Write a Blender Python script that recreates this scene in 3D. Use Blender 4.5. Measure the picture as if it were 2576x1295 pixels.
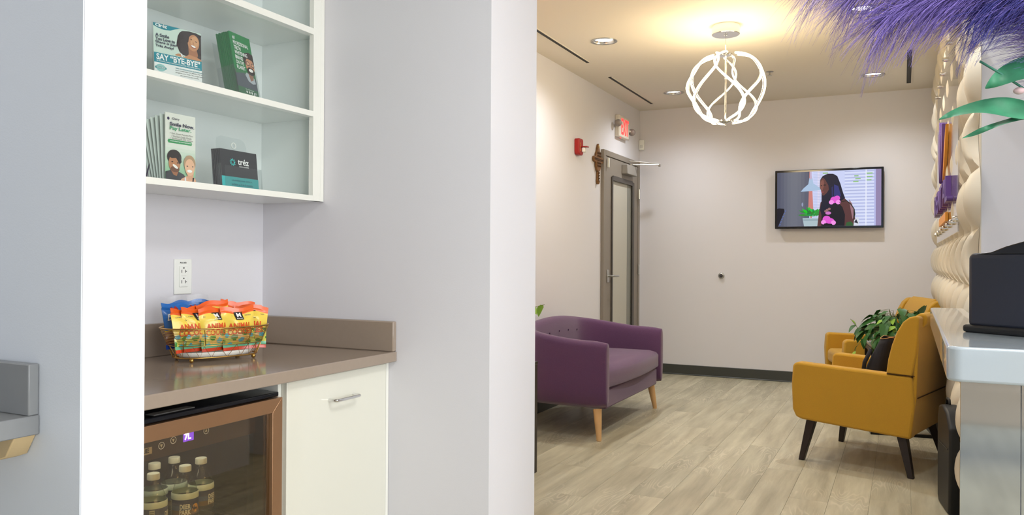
import bpy, bmesh, math, random
from mathutils import Vector, Matrix, Euler
random.seed(7)
PI = math.pi
scn = bpy.context.scene
for o in list(bpy.data.objects): bpy.data.objects.remove(o, do_unlink=True)
COL = scn.collection

# ------------------------------------------------------------------ camera
H = 1.17
F_PX, YAW, PITCH, ROLL = 1999.278, .457567729, .00319005, .00572629
cam = bpy.data.cameras.new('camera'); camo = bpy.data.objects.new('camera', cam); COL.objects.link(camo)
cam.sensor_fit = 'HORIZONTAL'; cam.sensor_width = 36.0; cam.lens = F_PX / 2576 * 36.0
cam.clip_start = .05; cam.clip_end = 60
fw = Vector((-math.sin(YAW)*math.cos(PITCH), math.cos(YAW)*math.cos(PITCH), math.sin(PITCH)))
rt = Vector((math.cos(YAW), math.sin(YAW), 0)); up = rt.cross(fw)
rt2 = rt*math.cos(ROLL) + up*math.sin(ROLL); up2 = -rt*math.sin(ROLL) + up*math.cos(ROLL)
camo.matrix_world = Matrix(((rt2.x, up2.x, -fw.x, 0), (rt2.y, up2.y, -fw.y, 0), (rt2.z, up2.z, -fw.z, H), (0, 0, 0, 1)))
scn.camera = camo

# ------------------------------------------------------------------ world, daylight, exposure
W = bpy.data.worlds.new('world'); scn.world = W; W.use_nodes = True
W.node_tree.nodes['Background'].inputs[0].default_value = (.72, .84, 1, 1)
W.node_tree.nodes['Background'].inputs[1].default_value = 1.0
scn.view_settings.view_transform = 'Standard'; scn.view_settings.look = 'None'
scn.view_settings.gamma = 1.0; scn.view_settings.use_curve_mapping = False
scn.view_settings.exposure = 0.0

def area(name, loc, rot, sx, sy, power, col, spread=PI):
    l = bpy.data.lights.new(name, 'AREA'); l.shape = 'RECTANGLE'; l.size = sx; l.size_y = sy
    l.energy = power; l.color = col; l.spread = spread
    o = bpy.data.objects.new(name, l); COL.objects.link(o); o.location = loc; o.rotation_euler = rot
    return o
# daylight through the shopfront window behind the camera
area('window_daylight', (.2, -3.42, 1.5), (PI/2, 0, 0), 3.2, 2.2, 10, (.78, .89, 1.0))
# daylight through the wide office window opposite the snack niche
area('office_daylight', (3.44, -.5, 1.4), (PI/2, 0, PI/2), 2.9, 2.1, 143, (.95, .975, 1.0))

# ------------------------------------------------------------------ helpers
def L(c):
    c /= 255.0
    return c/12.92 if c <= .04045 else ((c+.055)/1.055)**2.4
def rgb(r, g, b): return (L(r), L(g), L(b), 1.0)

class MB:
    def __init__(s): s.v = []; s.f = []; s.c = []
    def add(s, vs, fs, col=None):
        n = len(s.v); s.v += [tuple(v) for v in vs]
        s.f += [tuple(i+n for i in f) for f in fs]
        s.c += [col]*len(fs); return s
    def box(s, x0, x1, y0, y1, z0, z1, col=None):
        return s.add([(x0,y0,z0),(x1,y0,z0),(x1,y1,z0),(x0,y1,z0),(x0,y0,z1),(x1,y0,z1),(x1,y1,z1),(x0,y1,z1)],
            [(0,3,2,1),(4,5,6,7),(0,1,5,4),(1,2,6,5),(2,3,7,6),(3,0,4,7)], col)
    def obox(s, c, sz, m, col=None):
        c = Vector(c); vs = []
        for k in range(8):
            p = Vector(((k & 1)-.5, ((k >> 1) & 1)-.5, ((k >> 2) & 1)-.5)); p = Vector((p.x*sz[0], p.y*sz[1], p.z*sz[2]))
            vs.append(c + m @ p)
        return s.add(vs, [(0,2,3,1),(4,5,7,6),(0,1,5,4),(1,3,7,5),(3,2,6,7),(2,0,4,6)], col)
    def tube(s, pts, r, n=8, closed=False, cap=True, col=None):
        pts = [Vector(p) for p in pts]; N = len(pts); rs = r if isinstance(r, (list, tuple)) else [r]*N
        base = len(s.v); prev = None
        for i, p in enumerate(pts):
            if closed: t = pts[(i+1) % N] - pts[i-1]
            else: t = pts[min(i+1, N-1)] - pts[max(i-1, 0)]
            if t.length < 1e-9: t = Vector((0, 0, 1))
            t.normalize()
            if prev is None:
                a = Vector((0, 0, 1)) if abs(t.z) < .9 else Vector((1, 0, 0)); u = t.cross(a).normalized()
            else:
                u = (prev - t*prev.dot(t))
                u = u.normalized() if u.length > 1e-6 else t.orthogonal().normalized()
            prev = u; w = t.cross(u)
            for k in range(n):
                a = 2*PI*k/n; s.v.append(tuple(p + (u*math.cos(a) + w*math.sin(a))*rs[i]))
        M_ = N if closed else N-1
        for i in range(M_):
            for k in range(n):
                a = base+i*n+k; b = base+i*n+(k+1) % n; j = (i+1) % N
                s.f.append((a, b, base+j*n+(k+1) % n, base+j*n+k)); s.c.append(col)
        if cap and not closed:
            s.f.append(tuple(base+k for k in range(n))[::-1]); s.c.append(col)
            s.f.append(tuple(base+(N-1)*n+k for k in range(n))); s.c.append(col)
        return s
    def lathe(s, prof, n=24, c=(0, 0, 0), col=None, cap=True):
        base = len(s.v); cx, cy, cz = c
        for r, z in prof:
            for k in range(n): a = 2*PI*k/n; s.v.append((cx+r*math.cos(a), cy+r*math.sin(a), cz+z))
        for i in range(len(prof)-1):
            for k in range(n):
                s.f.append((base+i*n+k, base+i*n+(k+1) % n, base+(i+1)*n+(k+1) % n, base+(i+1)*n+k)); s.c.append(col)
        if cap:
            s.f.append(tuple(base+k for k in range(n))[::-1]); s.c.append(col)
            s.f.append(tuple(base+(len(prof)-1)*n+k for k in range(n))); s.c.append(col)
        return s
    def sphere(s, c, r, n=12, m=8, col=None, sc=(1, 1, 1)):
        base = len(s.v)
        for i in range(m+1):
            th = PI*i/m
            for k in range(n):
                a = 2*PI*k/n
                s.v.append((c[0]+r*sc[0]*math.sin(th)*math.cos(a), c[1]+r*sc[1]*math.sin(th)*math.sin(a), c[2]+r*sc[2]*math.cos(th)))
        for i in range(m):
            for k in range(n):
                s.f.append((base+i*n+k, base+(i+1)*n+k, base+(i+1)*n+(k+1) % n, base+i*n+(k+1) % n)); s.c.append(col)
        return s
    def prism(s, poly, axis, a0, a1, col=None):
        """extrude a 2-D polygon along an axis ('x': poly=(y,z); 'y': poly=(x,z); 'z': poly=(x,y))"""
        def P(p, a): return (a, p[0], p[1]) if axis == 'x' else (p[0], a, p[1]) if axis == 'y' else (p[0], p[1], a)
        n = len(poly); vs = [P(p, a0) for p in poly]+[P(p, a1) for p in poly]
        fs = [tuple(range(n))[::-1], tuple(range(n, 2*n))]+[(i, (i+1) % n, n+(i+1) % n, n+i) for i in range(n)]
        return s.add(vs, fs, col)
    def mesh(s, name):
        me = bpy.data.meshes.new(name); me.from_pydata(s.v, [], s.f); me.validate()
        if any(c is not None for c in s.c) and len(me.polygons) == len(s.c):
            at = me.color_attributes.new('Col', 'FLOAT_COLOR', 'CORNER')
            for p in me.polygons:
                c = s.c[p.index] or (1, 1, 1, 1)
                for li in p.loop_indices: at.data[li].color = c
        bm = bmesh.new(); bm.from_mesh(me); 
        if not any(c is not None for c in s.c): bmesh.ops.recalc_face_normals(bm, faces=bm.faces)
        bm.to_mesh(me); bm.free()
        return me
    def build(s, name, mat, parent=None, smooth=False, bevel=0, seg=2, sub=0):
        return mk(name, s.mesh(name), mat, parent, smooth, bevel, seg, sub)

def mk(name, me, mat, parent=None, smooth=False, bevel=0, seg=2, sub=0):
    o = bpy.data.objects.new(name, me); COL.objects.link(o)
    if mat is not None and not me.materials: me.materials.append(mat)
    if parent is not None: o.parent = parent
    if smooth:
        for p in me.polygons: p.use_smooth = True
        if smooth == 'auto': me.set_sharp_from_angle(angle=math.radians(40))
    if bevel:
        b = o.modifiers.new('bevel', 'BEVEL'); b.width = bevel; b.segments = seg; b.limit_method = 'ANGLE'; b.angle_limit = math.radians(40)
        if not smooth:
            for p in me.polygons: p.use_smooth = True
            me.set_sharp_from_angle(angle=math.radians(50))
            b.harden_normals = False
    if sub:
        m = o.modifiers.new('sub', 'SUBSURF'); m.levels = sub; m.render_levels = sub
    return o
def tag(o, label=None, cat=None, group=None, kind=None):
    if label: o['label'] = label
    if cat: o['category'] = cat
    if group: o['group'] = group
    if kind: o['kind'] = kind
    return o
def empty(name, loc=(0, 0, 0), rz=0, label=None, cat=None, group=None):
    o = bpy.data.objects.new(name, None); COL.objects.link(o); o.empty_display_size = .05
    o.location = loc; o.rotation_euler = (0, 0, rz)
    return tag(o, label, cat, group)
AX = {'+x': ((0,1,0),(0,0,1),(1,0,0)), '-x': ((0,-1,0),(0,0,1),(-1,0,0)), '-y': ((1,0,0),(0,0,1),(0,-1,0)), '+y': ((-1,0,0),(0,0,1),(0,1,0))}
def facing(o, loc, d, lean=0, yaw=0):
    """local x = right, y = up, z = out of the face; lean tips the top back, yaw turns about the upright"""
    u, v, n = [Vector(a) for a in AX[d]]
    R = Matrix((u, v, n)).transposed().to_4x4()
    R = Matrix.Translation(loc) @ R @ Matrix.Rotation(yaw, 4, 'Y') @ Matrix.Rotation(-lean, 4, 'X')
    o.matrix_world = R; return o
def copy_tree(o, parent=None):
    c = o.copy(); COL.objects.link(c); c.parent = parent
    for ch in [x for x in bpy.data.objects if x.parent == o]: copy_tree(ch, c)
    return c

# ------------------------------------------------------------------ materials
MATS = {}
def mat(name, col, rough=.5, metal=0, bump=0, bscale=200, vary=0, vscale=5, coat=0, spec=.5, trans=0, sheen=0, emit=None, estr=0, ior=1.45):
    if name in MATS: return MATS[name]
    m = bpy.data.materials.new(name); m.use_nodes = True; nt = m.node_tree; b = nt.nodes['Principled BSDF']
    b.inputs['Base Color'].default_value = col; b.inputs['Roughness'].default_value = rough; b.inputs['Metallic'].default_value = metal
    b.inputs['Coat Weight'].default_value = coat; b.inputs['Specular IOR Level'].default_value = spec
    b.inputs['Transmission Weight'].default_value = trans; b.inputs['IOR'].default_value = ior
    b.inputs['Sheen Weight'].default_value = sheen
    if emit: b.inputs['Emission Color'].default_value = emit; b.inputs['Emission Strength'].default_value = estr
    tc = nt.nodes.new('ShaderNodeTexCoord')
    if vary:
        n = nt.nodes.new('ShaderNodeTexNoise'); n.inputs['Scale'].default_value = vscale; n.inputs['Detail'].default_value = 4
        nt.links.new(tc.outputs['Object'], n.inputs['Vector'])
        mx = nt.nodes.new('ShaderNodeMix'); mx.data_type = 'RGBA'
        mx.inputs['A'].default_value = tuple(c*(1-vary) for c in col[:3])+(1,); mx.inputs['B'].default_value = tuple(min(1, c*(1+vary)) for c in col[:3])+(1,)
        nt.links.new(n.outputs['Fac'], mx.inputs['Factor']); nt.links.new(mx.outputs['Result'], b.inputs['Base Color'])
    if bump:
        n = nt.nodes.new('ShaderNodeTexNoise'); n.inputs['Scale'].default_value = bscale; n.inputs['Detail'].default_value = 2
        nt.links.new(tc.outputs['Object'], n.inputs['Vector'])
        bp = nt.nodes.new('ShaderNodeBump'); bp.inputs['Strength'].default_value = bump; bp.inputs['Distance'].default_value = .002
        nt.links.new(n.outputs['Fac'], bp.inputs['Height']); nt.links.new(bp.outputs['Normal'], b.inputs['Normal'])
    MATS[name] = m; return m

def print_mat(name, rough=.4, emit=0, coat=0):
    m = bpy.data.materials.new(name); m.use_nodes = True; nt = m.node_tree; b = nt.nodes['Principled BSDF']
    a = nt.nodes.new('ShaderNodeAttribute'); a.attribute_name = 'Col'
    b.inputs['Roughness'].default_value = rough; b.inputs['Coat Weight'].default_value = coat
    if emit:
        b.inputs['Specular IOR Level'].default_value = .12
        b.inputs['Base Color'].default_value = (.01, .01, .01, 1)
        nt.links.new(a.outputs['Color'], b.inputs['Emission Color']); b.inputs['Emission Strength'].default_value = emit
    else: nt.links.new(a.outputs['Color'], b.inputs['Base Color'])
    MATS[name] = m; return m
def pane_mat(name, tint, f0=.05, rough=0.0, refl=(1, 1, 1, 1)):
    """thin clear sheet: see-through with mirror reflections that grow towards grazing angles (same from both sides)"""
    m = bpy.data.materials.new(name); m.use_nodes = True; nt = m.node_tree
    for n in list(nt.nodes): nt.nodes.remove(n)
    out = nt.nodes.new('ShaderNodeOutputMaterial'); t = nt.nodes.new('ShaderNodeBsdfTransparent'); t.inputs[0].default_value = tint
    g = nt.nodes.new('ShaderNodeBsdfGlossy'); g.inputs['Roughness'].default_value = rough; g.inputs[0].default_value = refl
    lw = nt.nodes.new('ShaderNodeLayerWeight'); lw.inputs[0].default_value = .5
    pw = nt.nodes.new('ShaderNodeMath'); pw.operation = 'POWER'; pw.inputs[1].default_value = 5
    ma = nt.nodes.new('ShaderNodeMath'); ma.operation = 'MULTIPLY_ADD'; ma.inputs[1].default_value = 1-f0; ma.inputs[2].default_value = f0; ma.use_clamp = True
    mx = nt.nodes.new('ShaderNodeMixShader'); K = nt.links.new
    K(lw.outputs['Facing'], pw.inputs[0]); K(pw.outputs[0], ma.inputs[0]); K(ma.outputs[0], mx.inputs[0]); K(t.outputs[0], mx.inputs[1]); K(g.outputs[0], mx.inputs[2]); K(mx.outputs[0], out.inputs[0])
    MATS[name] = m; return m

WALL = mat('wall_paint', rgb(222, 221, 226), .55, bump=.08, bscale=350)
WALLD = mat('ceiling_paint', rgb(226, 220, 208), .7, bump=.06, bscale=300)
WHITE = mat('white_laminate', rgb(236, 236, 228), .28)
WHITEIN = mat('white_melamine', rgb(236, 240, 238), .22)
CREAM = mat('cream_gloss', rgb(222, 221, 209), .12, coat=.3)
QUARTZ = mat('taupe_quartz', rgb(154, 139, 125), .13, vary=.04, vscale=60)
GREYQ = mat('grey_quartz', rgb(128, 130, 132), .3, vary=.04, vscale=60)
PINE = mat('pine', rgb(196, 172, 130), .5, vary=.08, vscale=20)
BRONZE = mat('brushed_bronze_steel', rgb(178, 140, 108), .33, metal=.85, vary=.05, vscale=30)
BLACKG = mat('black_gloss', rgb(14, 18, 26), .12)
BLACK = mat('black_matte', rgb(22, 22, 24), .5)
BLACKM = mat('black_metal', rgb(20, 20, 22), .35, metal=.3)
NAVY = mat('navy_plastic', rgb(38, 42, 56), .4)
CHROME = mat('chrome', rgb(225, 225, 225), .12, metal=1)
STEEL = mat('brushed_steel', rgb(190, 190, 186), .28, metal=1)
BRASS = mat('antique_brass', rgb(190, 150, 84), .28, metal=1)
PLASTIC = mat('white_plastic', rgb(238, 240, 234), .35)
DARKSLOT = mat('dark_slot', rgb(40, 40, 40), .6)
DOORG = mat('door_grey', rgb(136, 128, 118), .42)
DOORD = mat('door_dark', rgb(70, 66, 62), .4)
FROST = mat('frosted_glass', rgb(190, 188, 176), .35)
BASEB = mat('charcoal_vinyl', rgb(66, 68, 64), .4)
PURPLE = mat('purple_wool', rgb(90, 56, 92), .9, bump=.6, bscale=420, vary=.16, vscale=180, sheen=.3)
PURPLED = mat('purple_thread', rgb(70, 40, 74), .9)
BEECH = mat('beech', rgb(214, 172, 120), .4, vary=.08, vscale=18)
MUSTARD = mat('mustard_fabric', rgb(188, 142, 38), .9, bump=.5, bscale=500, vary=.06, vscale=150, sheen=.15)
ESPRESSO = mat('espresso_wood', rgb(36, 26, 24), .35)
SEAM = mat('dark_seam', rgb(70, 46, 10), .9)
PANEL3D = mat('cream_wall_panel', rgb(214, 205, 186), .5)
RED = mat('fire_red', rgb(168, 36, 34), .35)
EXITW = mat('exit_housing', rgb(222, 214, 200), .45)
EXITR = mat('exit_letters', rgb(235, 60, 60), .4, emit=rgb(255, 60, 60), estr=1.6)
CARVED = mat('carved_wood', rgb(122, 84, 44), .55, vary=.35, vscale=60, bump=.5, bscale=120)
LEAFG = mat('pothos_leaf', rgb(54, 98, 46), .4, vary=.35, vscale=9)
LEAFL = mat('pothos_young_leaf', rgb(128, 168, 56), .45, vary=.2, vscale=9)
VINE = mat('vine', rgb(104, 112, 60), .6)
LILY = mat('silk_leaf', rgb(58, 130, 96), .45, vary=.6, vscale=22)
STEMG = mat('silk_stem', rgb(60, 124, 104), .5)
POT = mat('dark_pot', rgb(40, 40, 42), .4)
DENIM = mat('black_denim', rgb(34, 34, 40), .85, bump=.4, bscale=500, vary=.2, vscale=30)
THREAD = mat('tan_thread', rgb(196, 150, 92), .7)
MARBLE = mat('pale_stone', rgb(216, 212, 206), .2, vary=.08, vscale=8)
BEIGE = mat('beige_fabric', rgb(188, 172, 152), .85)
WHITEG = mat('gloss_white_lacquer', rgb(186, 192, 198), .05, metal=.85, coat=.5)
CAPM = mat('counter_cap_stone', rgb(176, 186, 194), .12, coat=.5)
CAPP = mat('bottle_cap', rgb(226, 230, 226), .4)
PAPER = mat('paper', rgb(232, 236, 228), .6)
LOGOP = mat('logo_purple', rgb(98, 66, 140), .4)
LOGOO = mat('logo_orange', rgb(226, 154, 52), .4)
TEAL = mat('teal_ink', rgb(52, 196, 196), .4)
INKW = mat('white_ink', rgb(244, 246, 244), .5)
INKD = mat('navy_ink', rgb(44, 44, 74), .5)
INKB = mat('black_ink', rgb(30, 30, 32), .5)
INKG = mat('green_ink', rgb(62, 160, 110), .5)
INKR = mat('red_ink', rgb(224, 84, 30), .45)
INKT = mat('teal_text', rgb(24, 132, 146), .5)
GREY = mat('grey_mark', rgb(120, 118, 114), .5)
TRAY = mat('white_tray', rgb(240, 238, 230), .4)
PRINT = print_mat('print', .35)
FOIL = print_mat('printed_foil', .28, coat=.2)
SCREEN = print_mat('tv_picture', .3, emit=.95)
GLASS = pane_mat('clear_glass', (.965, .98, .975, 1), .04)
ACRYL = pane_mat('clear_acrylic', (.95, .965, .965, 1), .035, .05)
FRGLASS = pane_mat('tinted_fridge_glass', (.80, .72, .56, 1), .11, .02)
PET = pane_mat('clear_pet', (.90, .94, .92, 1), .06, .03)
SEALM = pane_mat('clear_film', (.95, .96, .97, 1), .05, .4)
LED = mat('led_strip', (1, .9, .7, 1), .4, emit=(1, .80, .46, 1), estr=9)
CANL = mat('can_lens', (1, 1, 1, 1), .4, emit=(1, .97, .92, 1), estr=3)
TROFF = mat('troffer_lens', (1, 1, 1, 1), .4, emit=(1, .97, .92, 1), estr=6)
DISPLAY = mat('purple_display', rgb(60, 30, 160), .4, emit=rgb(120, 70, 255), estr=2.5)
DISPW = mat('display_digits', rgb(255, 255, 255), .4, emit=rgb(230, 220, 255), estr=4)
SHADE = mat('lamp_shade', rgb(250, 226, 180), .7, emit=(1, .62, .28, 1), estr=2.0)

def floor_mat():
    m = bpy.data.materials.new('vinyl_oak_plank'); m.use_nodes = True; nt = m.node_tree; N = nt.nodes.new; K = nt.links.new
    b = nt.nodes['Principled BSDF']; b.inputs['Roughness'].default_value = .42
    tc = N('ShaderNodeTexCoord'); oi = N('ShaderNodeObjectInfo')
    off = N('ShaderNodeVectorMath'); off.operation = 'MULTIPLY_ADD'; off.inputs[1].default_value = (13, 29, 7)
    cmb = N('ShaderNodeCombineXYZ')
    for i in range(3): K(oi.outputs['Random'], cmb.inputs[i])
    K(cmb.outputs[0], off.inputs[0]); K(tc.outputs['Object'], off.inputs[2])
    mp = N('ShaderNodeMapping'); mp.inputs['Scale'].default_value = (9, .9, 1); K(off.outputs[0], mp.inputs['Vector'])
    n1 = N('ShaderNodeTexNoise'); n1.inputs['Scale'].default_value = 1.6; n1.inputs['Detail'].default_value = 6; n1.inputs['Roughness'].default_value = .6; K(mp.outputs[0], n1.inputs['Vector'])
    mp2 = N('ShaderNodeMapping'); mp2.inputs['Scale'].default_value = (7, 1.1, 1); K(off.outputs[0], mp2.inputs['Vector'])
    n2 = N('ShaderNodeTexNoise'); n2.inputs['Scale'].default_value = 1.1; n2.inputs['Detail'].default_value = 2; K(mp2.outputs[0], n2.inputs['Vector'])
    mu = N('ShaderNodeMath'); mu.operation = 'MULTIPLY'; mu.inputs[1].default_value = 22; K(n2.outputs['Fac'], mu.inputs[0])
    pp = N('ShaderNodeMath'); pp.operation = 'PINGPONG'; pp.inputs[1].default_value = .5; K(mu.outputs[0], pp.inputs[0])
    r = N('ShaderNodeValToRGB'); r.color_ramp.elements[0].position = .30; r.color_ramp.elements[0].color = (0, 0, 0, 1); r.color_ramp.elements[1].position = .46; r.color_ramp.elements[1].color = (1, 1, 1, 1)
    K(pp.outputs[0], r.inputs[0])
    mask = N('ShaderNodeTexNoise'); mask.inputs['Scale'].default_value = 2.2; mask.inputs['Detail'].default_value = 1; K(off.outputs[0], mask.inputs['Vector'])
    mr = N('ShaderNodeValToRGB'); mr.color_ramp.elements[0].position = .50; mr.color_ramp.elements[1].position = .62; K(mask.outputs['Fac'], mr.inputs[0])
    mm = N('ShaderNodeMath'); mm.operation = 'MULTIPLY'; K(r.outputs[0], mm.inputs[0]); K(mr.outputs[0], mm.inputs[1])
    ramp = N('ShaderNodeValToRGB'); e = ramp.color_ramp.elements
    e[0].position = .25; e[0].color = rgb(152, 144, 122); e[1].position = .75; e[1].color = rgb(206, 200, 176)
    K(n1.outputs['Fac'], ramp.inputs[0])
    tint = N('ShaderNodeMix'); tint.data_type = 'RGBA'; tint.blend_type = 'MULTIPLY'; tint.inputs['Factor'].default_value = 1
    tr = N('ShaderNodeValToRGB'); tr.color_ramp.elements[0].color = (.82, .82, .80, 1); tr.color_ramp.elements[1].color = (1.0, .99, .97, 1); K(oi.outputs['Random'], tr.inputs[0])
    K(ramp.outputs[0], tint.inputs['A']); K(tr.outputs[0], tint.inputs['B'])
    mx = N('ShaderNodeMix'); mx.data_type = 'RGBA'; mx.inputs['B'].default_value = rgb(222, 212, 190)
    sc = N('ShaderNodeMath'); sc.operation = 'MULTIPLY'; sc.inputs[1].default_value = .38; K(mm.outputs[0], sc.inputs[0]); K(sc.outputs[0], mx.inputs['Factor'])
    K(tint.outputs['Result'], mx.inputs['A']); K(mx.outputs['Result'], b.inputs['Base Color'])
    bp = N('ShaderNodeBump'); bp.inputs['Strength'].default_value = .12; bp.inputs['Distance'].default_value = .002; K(n1.outputs['Fac'], bp.inputs['Height']); K(bp.outputs[0], b.inputs['Normal'])
    return m
FLOORM = floor_mat()

# ------------------------------------------------------------------ text and flat artwork
def text_mesh(body, size, bold=0.0, align='CENTER', extrude=0.0, spacing=1.0, shear=0):
    c = bpy.data.curves.new('lettering', 'FONT'); c.body = body; c.size = size; c.align_x = align; c.align_y = 'CENTER'
    c.offset = bold*size; c.extrude = extrude; c.space_character = spacing; c.resolution_u = 3; c.shear = shear
    o = bpy.data.objects.new('tmp_lettering', c); COL.objects.link(o)
    dg = bpy.context.evaluated_depsgraph_get(); me = bpy.data.meshes.new_from_object(o.evaluated_get(dg))
    bpy.data.objects.remove(o, do_unlink=True); bpy.data.curves.remove(c)
    me.materials.clear(); return me
def lettering(body, size, m, parent, x=0, y=0, z=.0008, width=None, height=None, bold=0.02, align='CENTER', extrude=0.0, name='lettering', rot=0, warp=None, spacing=1.0, shear=0):
    me = text_mesh(body, size, bold, align, extrude, spacing, shear)
    if len(me.vertices) == 0: return None
    xs = [v.co.x for v in me.vertices]; ys = [v.co.y for v in me.vertices]
    sx = width/(max(xs)-min(xs)) if width else 1; sy = height/(max(ys)-min(ys)) if height else (sx if width else 1)
    cx = (max(xs)+min(xs))/2 if align == 'CENTER' else min(xs); cy = (max(ys)+min(ys))/2
    if warp:
        bm = bmesh.new(); bm.from_mesh(me)
        bmesh.ops.triangulate(bm, faces=bm.faces); bmesh.ops.subdivide_edges(bm, edges=[e for e in bm.edges if e.calc_length()*max(sx, sy) > .006], cuts=1)
        bm.to_mesh(me); bm.free()
    cr, sr = math.cos(rot), math.sin(rot)
    for v in me.vertices:
        a = (v.co.x-cx)*sx; b = (v.co.y-cy)*sy; a, b = a*cr-b*sr+x, a*sr+b*cr+y
        v.co = (a, b, (warp(a, b)+z if warp else v.co.z+z))
    return mk(name, me, m, parent)
def ell(cx, cy, rx, ry, n=20, a0=0, a1=2*PI, rot=0):
    out = []
    for k in range(n):
        a = a0+(a1-a0)*k/(n if abs(a1-a0-2*PI) < 1e-6 else n-1); x, y = rx*math.cos(a), ry*math.sin(a)
        out.append((cx+x*math.cos(rot)-y*math.sin(rot), cy+x*math.sin(rot)+y*math.cos(rot)))
    return out
def rect(x0, y0, x1, y1): return [(x0, y0), (x1, y0), (x1, y1), (x0, y1)]
def art(name, polys, parent, m=None, dz=.00015, z0=.0004):
    b = MB()
    for i, (p, c) in enumerate(polys):
        b.add([(x, y, z0+dz*i) for x, y in p], [tuple(range(len(p)))], c)
    return b.build(name, m or PRINT, parent)
def petals(cx, cy, r, n=9, w=.28):
    return [ell(cx+.68*r*math.cos(2*PI*k/n), cy+.68*r*math.sin(2*PI*k/n), .34*r, w*.5*r, 10, rot=2*PI*k/n+.5) for k in range(n)]

# ------------------------------------------------------------------ the setting
CE = 2.75; XL, XR, YF = -2.504, .273, 8.124
YE = 3.60
XB, YS, XO, YN = -2.115, 2.219, -1.17, .948
def struct(name, mb, m, parent=None, **k):
    o = mb.build(name, m, parent, **k); 
    if parent is None: o['kind'] = 'structure'
    return o
fl = struct('floor', MB().box(-3, 3.6, -3.6, 2.7, -.1, 0).box(-3, 3.6, 2.7, 8.3, -.1, -.004), FLOORM)
tag(fl, 'pale grey-brown oak-look plank flooring through lobby and corridor')
pw, pl = .1815, 1.22; row = 0; x = XL+.001; pm = {}
while x < XR+.02:
    y = 2.7 - (row*.437 % 1)*pl
    while y < YF:
        y0, y1 = max(y, 2.7), min(y+pl, YF)
        if y1-y0 > .03:
            key = round(y1-y0, 4)
            if key not in pm:
                h = key/2-.0004; w = pw/2-.0004
                mb = MB().add([(-w,-h,-.004),(w,-h,-.004),(w,h,-.004),(-w,h,-.004),(-w,-h,-.0006),(w,-h,-.0006),(w,h,-.0006),(-w,h,-.0006),(-w+.0008,-h+.0008,0),(w-.0008,-h+.0008,0),(w-.0008,h-.0008,0),(-w+.0008,h-.0008,0)],
                    [(0,3,2,1),(0,1,5,4),(1,2,6,5),(2,3,7,6),(3,0,4,7),(4,5,9,8),(5,6,10,9),(6,7,11,10),(7,4,8,11),(8,9,10,11)])
                pm[key] = mb.mesh('plank'); pm[key].materials.append(FLOORM)
            o = mk('plank', pm[key], None, fl); o.location = (x+pw/2, (y0+y1)/2, 0)
        y += pl
    x += pw; row += 1

# walls
struct('wall_left', MB().box(XL-.12, XL, YS+.3, YF+.12, 0, CE), WALL)                     # lobby left wall
struct('wall_far', MB().box(XL, XR+.12, YF, YF+.12, 0, CE), WALL)
struct('wall_right', MB().box(XR, XR+.12, YE, YF, 0, CE).box(XR+.12, 3.5, YE, YE+.12, 0, CE), WALL)
struct('wall_pier', MB().box(XL-.12, XO, YS, 2.565, 0, CE), WALL)                          # between niche and lobby
struct('wall_niche', MB().box(XB-.12, XB, YN-.116, YS, 0, CE), WALL)
struct('wall_partition', MB().box(XB-.12, XO, YN-.116, YN, 0, CE), WALL)                   # left pier
struct('wall_shade_skin', MB().box(XB, XO-.0005, YN-.1185, YN-.1162, 0, CE), mat('wall_paint_shaded', rgb(206, 211, 219), .55, bump=.08, bscale=350))  # skin over the partition side; cool, dimmer light put into its colour
struct('wall_corridor', MB().box(XB-.12, XB, -3.5, YN-.116, 0, CE), WALL)
struct('wall_back', MB().box(XB-.12, -1.5, -3.62, -3.5, 0, CE).box(1.9, 3.5, -3.62, -3.5, 0, CE).box(-1.5, 1.9, -3.62, -3.5, 0, .35).box(-1.5, 1.9, -3.62, -3.5, 2.62, CE), WALL)
struct('wall_office', MB().box(3.5, 3.62, -3.62, -2.0, 0, CE).box(3.5, 3.62, 1.0, 3.72, 0, CE).box(3.5, 3.62, -2.0, 1.0, 0, .3).box(3.5, 3.62, -2.0, 1.0, 2.5, CE), WALL)
struct('wall_light_block', MB().box(1.2, 1.32, 2.03, YE, 0, CE), WALL)  # unseen partition, added to keep window light off the panel wall's end
win2 = struct('window_2', MB().box(3.54, 3.6, -2.0, 1.0, .3, .36).box(3.54, 3.6, -2.0, 1.0, 2.44, 2.5).box(3.54, 3.6, -2.0, -1.94, .36, 2.44).box(3.54, 3.6, .94, 1.0, .36, 2.44).box(3.54, 3.6, -.53, -.47, .36, 2.44), DOORD)
MB().box(3.568, 3.573, -1.94, -.53, .36, 2.44).build('pane', GLASS, win2); MB().box(3.568, 3.573, -.47, .94, .36, 2.44).build('pane', GLASS, win2)
win = struct('window_1', MB().box(-1.5, 1.9, -3.60, -3.54, .35, .41).box(-1.5, 1.9, -3.60, -3.54, 2.56, 2.62).box(-1.5, -1.44, -3.60, -3.54, .41, 2.56).box(1.84, 1.9, -3.60, -3.54, .41, 2.56).box(.17, .23, -3.60, -3.54, .41, 2.56), DOORD)
MB().box(-1.44, .17, -3.575, -3.570, .41, 2.56).build('pane', GLASS, win); MB().box(.23, 1.84, -3.575, -3.570, .41, 2.56).build('pane', GLASS, win)
bb = struct('baseboard_far', MB().prism([(YF, 0), (YF-.012, 0), (YF-.012, .006), (YF-.006, .012), (YF-.006, .1), (YF-.003, .104), (YF, .104)], 'x', XL, XR), BASEB)
struct('baseboard_left', MB().box(XL, XL+.006, 2.565, 6.93, 0, .104).box(XL, XL+.006, 8.045, YF-.012, 0, .104), BASEB)
struct('baseboard_right', MB().box(XR-.006, XR, YE, YF-.012, 0, .104), BASEB)

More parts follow.
